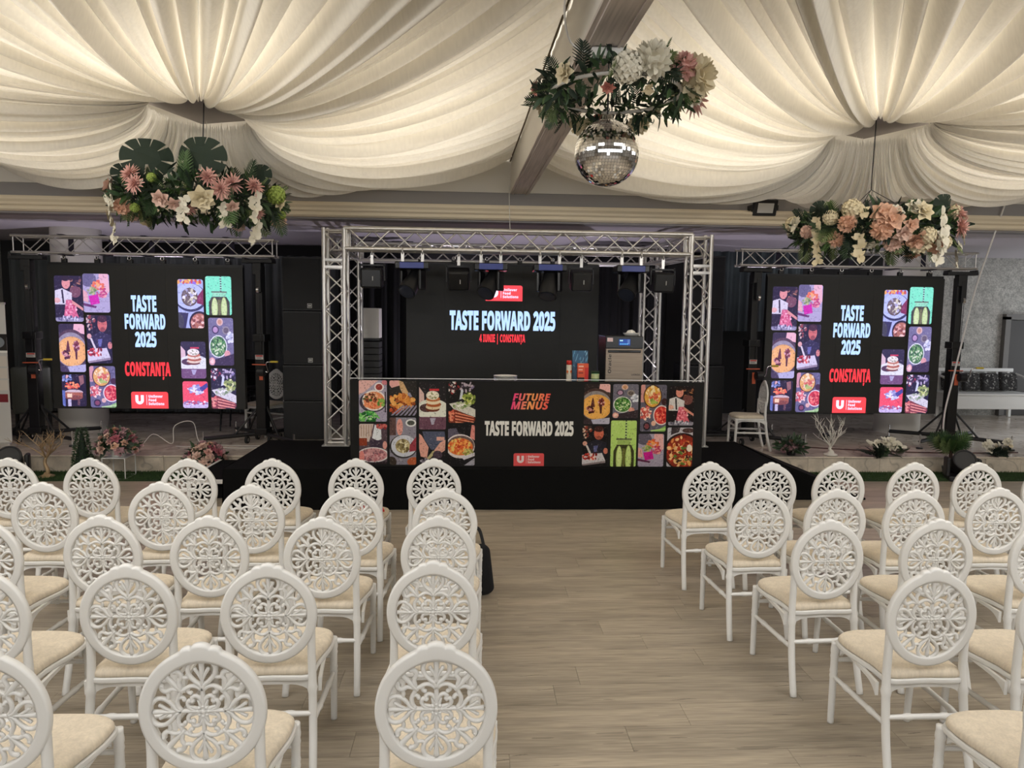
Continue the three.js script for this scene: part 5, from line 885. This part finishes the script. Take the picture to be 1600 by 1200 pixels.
flowerRing('flower_ring', 'small hanging flower ring around the mirror ball line', [0.775, 3.225, -4.06], 0.36, 0.085, 37, {
  hoop: M.cable, fill: 240, leaf: 0.07, fronds: 40, frond: 0.12, count: 9, mix: [['orchid', 'cream', 0.055], ['rose', 'cream', 0.05], ['carnation', 'ivory', 0.06], ['rose', 'salmon', 0.04]],
  blooms: [['carnation', 'ivory', 0.24, 0.6, 0.105], ['hydrangea', 'ivory', -0.06, 0.0, 0.085], ['carnation', 'cream', 1.09, 0.5, 0.125], ['dahlia', 'pink', 1.69, 0.1, 0.115], ['carnation', 'pink', 0.84, 1.0, 0.08], ['orchid', 'ivory', 4.09, 0.6, 0.08], ['orchid', 'cream', 3.94, 0.1, 0.085], ['orchid', 'cream', 4.29, -0.2, 0.08], ['orchid', 'ivory', 4.84, 0.9, 0.06], ['rose', 'cream', 2.04, 0.3, 0.065], ['carnation', 'cream', 2.59, -0.9, 0.07], ['carnation', 'cream', 3.49, -1.0, 0.07], ['carnation', 'salmon', 3.14, -0.2, 0.055]],
  wires: [0.9, 3.0, 5.1], knot: [-0.03, 0.2, 0.0], line: [-0.05, 0.245, 0.0] });
{ // mirror ball
  const t = thing('mirror_ball', 'silver mirror ball hanging below the small flower ring', 'mirror ball', [0.735, 2.906, -4.06]), r = rng(8), Rb = 0.181, L = [], rows = 34;
  mesh('core', new THREE.SphereGeometry(Rb - 0.003, 40, 24), M.darkMetal, t);
  for (let i = 0; i < rows; i++) {
    const a = -Math.PI / 2 + Math.PI * (i + 0.5) / rows, n = Math.max(4, Math.round(rows * 2 * Math.cos(a))), s = Math.PI * Rb / rows * 0.94, off = r();
    for (let k = 0; k < n; k++) { const g = new THREE.PlaneGeometry(Math.min(s, 2 * Math.PI * Rb * Math.cos(a) / n * 0.96), s); g.rotateY((r() - 0.5) * 0.05); g.rotateX((r() - 0.5) * 0.05); g.translate(0, 0, Rb); g.rotateX(-a); g.rotateY(2 * Math.PI * (k + off) / n); L.push(g); }
  }
  const o = mesh('mirror_tiles', merge(L), mat(lin(0.86, 0.86, 0.87), 0.05, { metalness: 1 }), t); o.userData.kind = 'stuff';
  mesh('cap', new THREE.CylinderGeometry(0.028, 0.034, 0.03, 16), M.chrome, t, [0, Rb + 0.008, 0]);
  mesh('hook', merge([bar(V(0, Rb, 0), V(0, 0.56, 0), 0.005), bar(V(0, 0.56, 0), V(0, 0.585, 0), 0.014)]), M.darkMetal, t);
  const mo = thing('ceiling_hook', 'white motor box with dark hook under the beam', 'hook', [0.72, 3.49, -4.06]);
  mesh('motor_box', rbox(0.2, 0.05, 0.1, 0.01, 0.02, -0.03, -0.06), M.white, mo); mesh('lead', sweep(spline([[-0.08, -0.03, -0.06], [-0.22, -0.02, 0.1], [-0.28, 0.1, 0.4], [-0.2, 0.3, 0.7]], 16), 0.006, 0.006, { n: 5 }), M.cable, mo);
}
// bouquets and plants at the foot of the platform
function bouquet(name, label, at, rx, ry, seed, mix, n, stand) {
  const t = thing(name, label, 'bouquet', at), r = rng(seed), y0 = stand || 0.04, spots = [];
  for (let k = 0; k < 140; k++) { const a = r() * 6.2832, h = r(), q = Math.sqrt(1 - h * h * 0.8), n2 = V(Math.cos(a) * q, h - 0.15, Math.sin(a) * q); spots.push([V(n2.x * rx * 0.7, y0 + 0.04 + (n2.y + 0.15) * ry * 0.7, n2.z * rx * 0.7), n2]); }
  foliage(t, spots, C.sage, seed, 0.1); foliage(t, spots.slice(0, 60), C.leaf, seed + 1, 0.12);
  for (let k = 0; k < n; k++) { const h = Math.min(1, (k + 0.5) / n), a = k * 2.39996 + r() * 0.3, q = Math.sqrt(Math.max(0.02, 1 - h * h)), d = V(Math.cos(a) * q, h, Math.sin(a) * q), [kind, c, s] = mix[Math.floor(r() * mix.length)]; bloom(t, kind, c, V(d.x * rx, y0 + 0.03 + d.y * ry, d.z * rx), d, s * (0.8 + 0.4 * r()), r() * 6.28); }
  for (let k = 0; k < 8; k++) { const a = r() * 6.28; spray(t, flora.fern, C.mauve, V(0, y0 + 0.05, 0), V(Math.cos(a), 0.7 * r(), Math.sin(a)), rx * 1.35, r() * 6, 'sprig'); }
  mesh('bowl', new THREE.CylinderGeometry(rx * 0.45, rx * 0.35, 0.08, 18), stand ? M.white : M.darkMetal, t, [0, stand ? y0 - 0.0 : 0.04, 0]);
  if (stand) {
    const f = part('stand', t), w = 0.13, h = stand - 0.045;
    for (const a of [-1, 1]) for (const b of [-1, 1]) rod('leg', f, V(a * w, 0, b * w), V(a * w, h, b * w), 0.006, M.white);
    for (const y of [h, 0.006]) for (const s of [-1, 1]) { rod('rail', f, V(-w, y, s * w), V(w, y, s * w), 0.006, M.white); rod('rail', f, V(s * w, y, -w), V(s * w, y, w), 0.006, M.white); }
    mesh('shelf', box(2 * w, 0.006, 2 * w, 0, h + 0.004, 0), M.white, f);
  }
}
const roses = [['rose', 'blush', 0.055], ['rose', 'mauve', 0.055], ['rose', 'rose', 0.05], ['rose', 'pink', 0.05], ['rose', 'peach', 0.05], ['carnation', 'mauve', 0.055], ['rose', 'blush', 0.05]];
bouquet('rose_bouquet', 'pink rose bouquet on a white wire stand before the platform', [-4.22, 0, -8.58], 0.21, 0.24, 81, roses, 36, 0.30);
bouquet('rose_bouquet', 'low pink rose bouquet beside the left end of the stage', [-3.24, 0, -8.68], 0.21, 0.26, 82, roses, 36, 0.10);
bouquet('rose_bouquet', 'low dusty pink flowers at the right end of the stage', [4.16, PLAT, -8.97], 0.15, 0.10, 83, [['dahlia', 'mauve', 0.05], ['rose', 'peach', 0.045], ['rose', 'mauve', 0.045]], 16, 0);
function branchTree(label, at, H, spread, m, seed, trunk) {
  const t = thing('branch_tree', label, 'decoration', at), r = rng(seed), L = [];
  const grow = (p, d, len, rad, depth) => {
    const q = [p.clone()]; let v = d.clone(); for (let k = 0; k < 4; k++) { v.add(V((r() - 0.5) * 0.5, (r() - 0.35) * 0.3, (r() - 0.5) * 0.5)).normalize(); q.push(q[k].clone().addScaledVector(v, len / 4)); }
    L.push(sweep(spline(q, 6), (s) => rad * (1 - 0.55 * s), undefined, { n: 5 }));
    if (depth > 0) for (let k = 0; k < 4; k++) { const e = q[1 + Math.floor(r() * 4)], a = r() * 6.28; grow(e, v.clone().multiplyScalar(0.8).add(V(Math.cos(a) * spread, 0.25, Math.sin(a) * spread)).normalize(), len * (0.5 + 0.25 * r()), rad * 0.55, depth - 1); }
  };
  mesh('trunk', sweep(spline([[0, 0.02, 0], [0.02, trunk * 0.35, 0.01], [-0.015, trunk * 0.7, 0], [0, trunk, 0]], 12), (s) => 0.026 - 0.009 * s, undefined, { n: 8 }), m, t);
  for (let k = 0; k < 5; k++) { const a = k * 1.2566 + r(); grow(V(0, trunk * 0.96, 0), V(Math.cos(a) * spread, 0.8, Math.sin(a) * spread).normalize(), (H - trunk) * 0.62, 0.012, 2); }
  mesh('branches', merge(L), m, t);
  mesh('base', new THREE.LatheGeometry([[0, 0], [0.09, 0], [0.085, 0.02], [0.04, 0.035], [0.025, 0.06], [0, 0.06]].map(([x, y]) => new THREE.Vector2(x, y)), 14), m, t);
}
branchTree('gold painted bare branch tree before the platform', [-5.06, 0, -8.58], 0.62, 0.75, mat(lin(0.42, 0.30, 0.17), 0.5, { metalness: 0.3 }), 15, 0.24);
branchTree('white bare coral-like branch on the platform edge', [4.68, PLAT, -8.95], 0.50, 0.7, mat(lin(0.72, 0.69, 0.62), 0.7), 22, 0.12);
{
  const t = thing('topiary_cone', 'narrow dark green topiary cone before the platform', 'topiary', [-4.68, 0, -8.66]), r = rng(61), s = [];
  mesh('core', new THREE.ConeGeometry(0.11, 0.52, 20).translate(0, 0.32, 0), C.dark, t);
  for (let k = 0; k < 900; k++) { const h = r(), a = r() * 6.2832, rad = 0.035 + 0.085 * (1 - h); s.push([V(Math.cos(a) * rad, 0.06 + 0.52 * h, Math.sin(a) * rad), V(Math.cos(a), 0.3, Math.sin(a))]); }
  foliage(t, s, C.leaf, 62, 0.03); mesh('pot', new THREE.CylinderGeometry(0.08, 0.065, 0.07, 18), M.darkMetal, t, [0, 0.035, 0]);
}
function floorLight(label, at, turn) {
  const t = thing('floor_light', label, 'stage light', at, turn);
  mesh('base', rbox(0.34, 0.07, 0.24, 0.02, 0, 0.035, 0), M.black, t);
  for (const s of [-1, 1]) mesh('arm', rbox(0.05, 0.24, 0.14, 0.02, s * 0.17, 0.17, 0), M.black, t);
  mesh('head', merge([new THREE.CylinderGeometry(0.135, 0.12, 0.2, 26).rotateX(Math.PI / 2), new THREE.SphereGeometry(0.12, 18, 12).translate(0, 0, -0.09)]), M.black, t, [0, 0.23, 0], [-0.5, 0, 0]);
  mesh('lens_ring', new THREE.TorusGeometry(0.122, 0.01, 8, 30), M.darkMetal, t, [0, 0.278, 0.088], [-0.5, 0, 0]);
  mesh('power_cable', sweep(spline([[0.05, 0.1, 0.12], [0.14, 0.06, 0.2], [0.18, 0.14, 0.16], [0.16, 0.2, 0.1]], 14), 0.006, 0.006, { n: 5 }), M.cable, t);
}
floorLight('black round moving light on the floor at far left', [-5.42, 0, -8.5], 0.4);
floorLight('black round moving light on the floor beside the palm', [6.1, 0, -8.42], -0.3);
{
  const t = thing('white_flowers', 'white flowers with dark leaves lying on the platform edge at right', 'bouquet', [5.4, PLAT, -9.0]), r = rng(91);
  for (let k = 0; k < 16; k++) { const x = -0.24 + 0.5 * r(), d = V((r() - 0.5), 0.7, 0.7); bloom(t, k % 3 ? 'orchid' : 'rose', 'ivory', V(x, 0.07 + 0.13 * (1 - Math.abs(x) * 2.5) * r() + 0.03, 0.02 + 0.08 * r()), d, 0.055 + 0.02 * r(), r() * 6); }
  for (let k = 0; k < 5; k++) spray(t, flora.monstera, C.dark, V(-0.24 + 0.03 * k, 0.07, 0.06), V(-0.8 + 0.25 * k, 0.1, 0.7), 0.16, 1.5 + r(), 'leaf');
  for (let k = 0; k < 8; k++) spray(t, flora.frond, C.leaf, V(0.05 * k - 0.15, 0.03, 0.02), V(r() - 0.5, 0.5 * r(), 0.6), 0.2, r() * 6, 'frond');
  const w = thing('white_flowers', 'white and yellow flowers on the platform edge at far right', 'bouquet', [6.98, PLAT, -9.02]);
  for (let k = 0; k < 12; k++) bloom(w, k % 3 ? 'orchid' : 'rose', k % 4 ? 'ivory' : 'cream', V((r() - 0.5) * 0.34, 0.05 + 0.14 * r(), 0.05 * r()), V(r() - 0.5, 0.6, 0.7), 0.06, r() * 6);
  for (let k = 0; k < 8; k++) spray(w, flora.frond, C.dark, V((r() - 0.5) * 0.2, 0.02, 0), V(r() - 0.5, 0.4 * r(), 0.6), 0.2, r() * 6, 'frond');
  const p = thing('potted_palm', 'small green palm plant before the platform at right', 'plant', [6.12, 0, -8.68]);
  mesh('pot', new THREE.CylinderGeometry(0.09, 0.07, 0.12, 20), M.darkMetal, p, [0, 0.06, 0]); mesh('trunk', sweep([V(0, 0.1, 0), V(0.01, 0.22, 0), V(0, 0.34, 0)], (s) => 0.03 - 0.012 * s, undefined, { n: 8 }), mat(lin(0.06, 0.035, 0.025), 0.9), p);
  for (let k = 0; k < 26; k++) { const a = k * 2.4, h = 0.2 + 0.9 * r(); spray(p, flora.frond, [C.mid, C.pale, C.leaf][k % 3], V(0, 0.32, 0), V(Math.cos(a), h + 0.3, Math.sin(a)), 0.24 + 0.08 * r(), r() * 6, 'frond'); }
  for (let k = 0; k < 6; k++) spray(p, flora.monstera, C.dark, V(0.12, 0.12, 0.04), V(0.9, 0.2 + 0.1 * k, 0.4 - 0.1 * k), 0.2, r() * 3, 'leaf');
}
for (const [x0, x1, lab] of [[-5.9, -3.2, 'strip of artificial grass along the platform at left'], [4.35, 7.6, 'strip of artificial grass along the platform at right']]) {
  const r = rng(101), z0 = -8.84, z1 = -8.38, pos = [], idx = [];
  for (let k = 0; k < 9000; k++) { const x = x0 + (x1 - x0) * r(), z = z0 + (z1 - z0) * r(), h = 0.018 + 0.016 * r(), a = r() * 6.28, n = pos.length / 3; pos.push(x - 0.003 * Math.cos(a), 0.008, z - 0.003 * Math.sin(a), x + 0.003 * Math.cos(a), 0.008, z + 0.003 * Math.sin(a), x + (r() - 0.5) * 0.02, 0.008 + h, z + (r() - 0.5) * 0.02); idx.push(n, n + 1, n + 2); }
  const g = new THREE.BufferGeometry(); g.setAttribute('position', new THREE.Float32BufferAttribute(pos, 3)); g.setIndex(idx); g.computeVertexNormals();
  const t = mesh('artificial_grass', span(x0, x1, 0, 0.01, z0, z1), M.turfBase); tag(t, lab, 'grass'); t.userData.kind = 'stuff';
  const b = mesh('blades', g, two(0.035, 0.075, 0.018, 0.8), t); b.userData.kind = 'stuff';
}

// ---------------------------------------------------------------- things in the room behind
{
  const cup = canvas(256, 512, (c) => { rect(c, 0, 0, 256, 512, '#c9c7c2'); rect(c, 0, 0, 256, 110, '#d8d6d2'); rect(c, 0, 110, 256, 60, '#1e1a1a'); oval(c, 222, 140, 26, 20, '#8a8f96'); oval(c, 120, 150, 60, 30, '#e0dcd6'); rect(c, 0, 170, 256, 8, '#f0eee8'); for (let k = 0; k < 12; k++) rect(c, 10 + (k % 4) * 62, 190 + Math.floor(k / 4) * 44, 56, 38, ['#7a5a48', '#b08a70', '#4a3a3c', '#d8cfc4'][k % 4]); rect(c, 180, 330, 70, 30, '#7a1c28'); });
  const t = thing('roll_up_banner', 'pale printed roll-up banner at the left picture edge', 'banner', [-6.34, PLAT, -9.34]);
  const g = box(0.85, 1.78, 0.006, 0, 0.95, 0); mesh('print', g, mat(0xffffff, 0.6, { map: cup }), t); mesh('foot', rbox(0.88, 0.07, 0.16, 0.015, 0, 0.036, 0), M.alu, t); mesh('top_rail', box(0.86, 0.025, 0.02, 0, 1.845, 0), M.alu, t); mesh('pole', bar(V(0, 0.05, -0.03), V(0, 1.83, -0.012), 0.01), M.alu, t);
  const a = thing('upholstered_chair', 'grey green padded chair beside the left mast lift', 'chair', [-6.3, PLAT, -10.45], 0.5);
  mesh('backrest', rbox(0.46, 0.66, 0.08, 0.035, 0, 0.66, 0.2), mat(lin(0.13, 0.14, 0.12), 0.85), a, null, [0.06, 0, 0]); mesh('seat', rbox(0.48, 0.1, 0.46, 0.04, 0, 0.42, -0.03), mat(lin(0.13, 0.14, 0.12), 0.85), a);
  for (const [x, z] of [[-0.2, -0.2], [0.2, -0.2], [-0.2, 0.18], [0.2, 0.18]]) mesh('leg', bar(V(x, 0, z), V(x * 0.95, 0.38, z * 0.95), 0.016), M.black, a);
  // chairs stacked behind the left screen
  for (let k = 0; k < 3; k++) { const s = thing('stacking_chair', `dark metal stacking chair under the left screen, ${['lowest', 'middle', 'topmost'][k]} of its stack`, 'chair', [-3.55, PLAT + k * 0.09, -10.9 - k * 0.03]); for (const [x, z] of [[-0.2, -0.2], [0.2, -0.2], [-0.2, 0.2], [0.2, 0.2]]) mesh('leg', bar(V(x * 1.08, 0, z * 1.08), V(x, 0.42, z), 0.011), M.darkMetal, s); mesh('seat', rbox(0.42, 0.05, 0.42, 0.02, 0, 0.445, 0), M.blackCloth, s); mesh('backrest', rbox(0.4, 0.3, 0.04, 0.018, 0, 0.72, -0.21), M.blackCloth, s); for (const x of [-0.19, 0.19]) mesh('back_post', bar(V(x, 0.42, -0.2), V(x, 0.8, -0.22), 0.011), M.darkMetal, s); }
  // white dining chair by the left mast lift, with a black hat on its back
  placeChair(-3.02, PLAT, -10.42, 2.6, 'white oval-back chair half hidden behind the left mast lift', null);
  const cb = thing('white_cabinet', 'white box standing on grey crates behind the left gantry column', 'cabinet', [-1.56, PLAT, -10.85]);
  mesh('box', rbox(0.30, 0.45, 0.3, 0.01, 0, 1.63, 0), M.plaster, cb);
  for (let k = 0; k < 14; k++) mesh('crate', rbox(0.30, 0.09, 0.32, 0.008, 0, 0.05 + k * 0.097, 0), mat(lin(0.05, 0.05, 0.05), 0.6), cb);
  mesh('lid_board', box(0.31, 0.03, 0.33, 0, 1.388, 0), M.darkMetal, cb);
  // bench by the far wall
  const b = thing('bench', 'white wooden bench with dark cushions by the far wall', 'bench', [9.3, PLAT, -12.45]);
  mesh('seat_box', rbox(1.5, 0.25, 0.55, 0.01, 0, 0.325, 0), M.white, b); mesh('seat_top', rbox(1.56, 0.03, 0.6, 0.008, 0, 0.465, 0), M.white, b);
  mesh('back_rail', rbox(1.5, 0.07, 0.04, 0.015, 0, 0.87, -0.26), M.white, b);
  for (const s of [-1, 1]) mesh('arm', sweep(spline([[s * 0.74, 0, 0.24], [s * 0.74, 0.5, 0.24], [s * 0.76, 0.72, 0.1], [s * 0.8, 0.8, -0.24]], 18), 0.022, 0.022), M.white, b);
  for (let k = 0; k < 7; k++) mesh('slat', box(0.04, 0.36, 0.02, -0.66 + k * 0.22, 0.66, -0.26), M.white, b);
  for (const x of [-0.7, 0.7]) mesh('leg', box(0.05, 0.2, 0.05, x, 0.1, -0.22), M.white, b);
  const pat = mat(0xffffff, 0.9, { map: canvas(128, 128, (c) => { rect(c, 0, 0, 128, 128, '#2c2a2a'); bits(c, 3, 60, 64, 64, 64, 64, ['#8a8884', '#4a4846', '#1a1818'], 4, 10); }) });
  for (let k = 0; k < 4; k++) { const g2 = new RoundedBoxGeometry(0.35, 0.33, 0.13, 4, 0.06); tag(mesh('cushion', g2, pat, null, [8.76 + k * 0.36, PLAT + 0.66, -12.56], [-0.2, 0, 0]), `patterned dark cushion on the far bench, ${['first', 'second', 'third', 'fourth'][k]} from the left`, 'cushion', 'cushions on the far bench'); }
}
renderer.render(scene, camera);
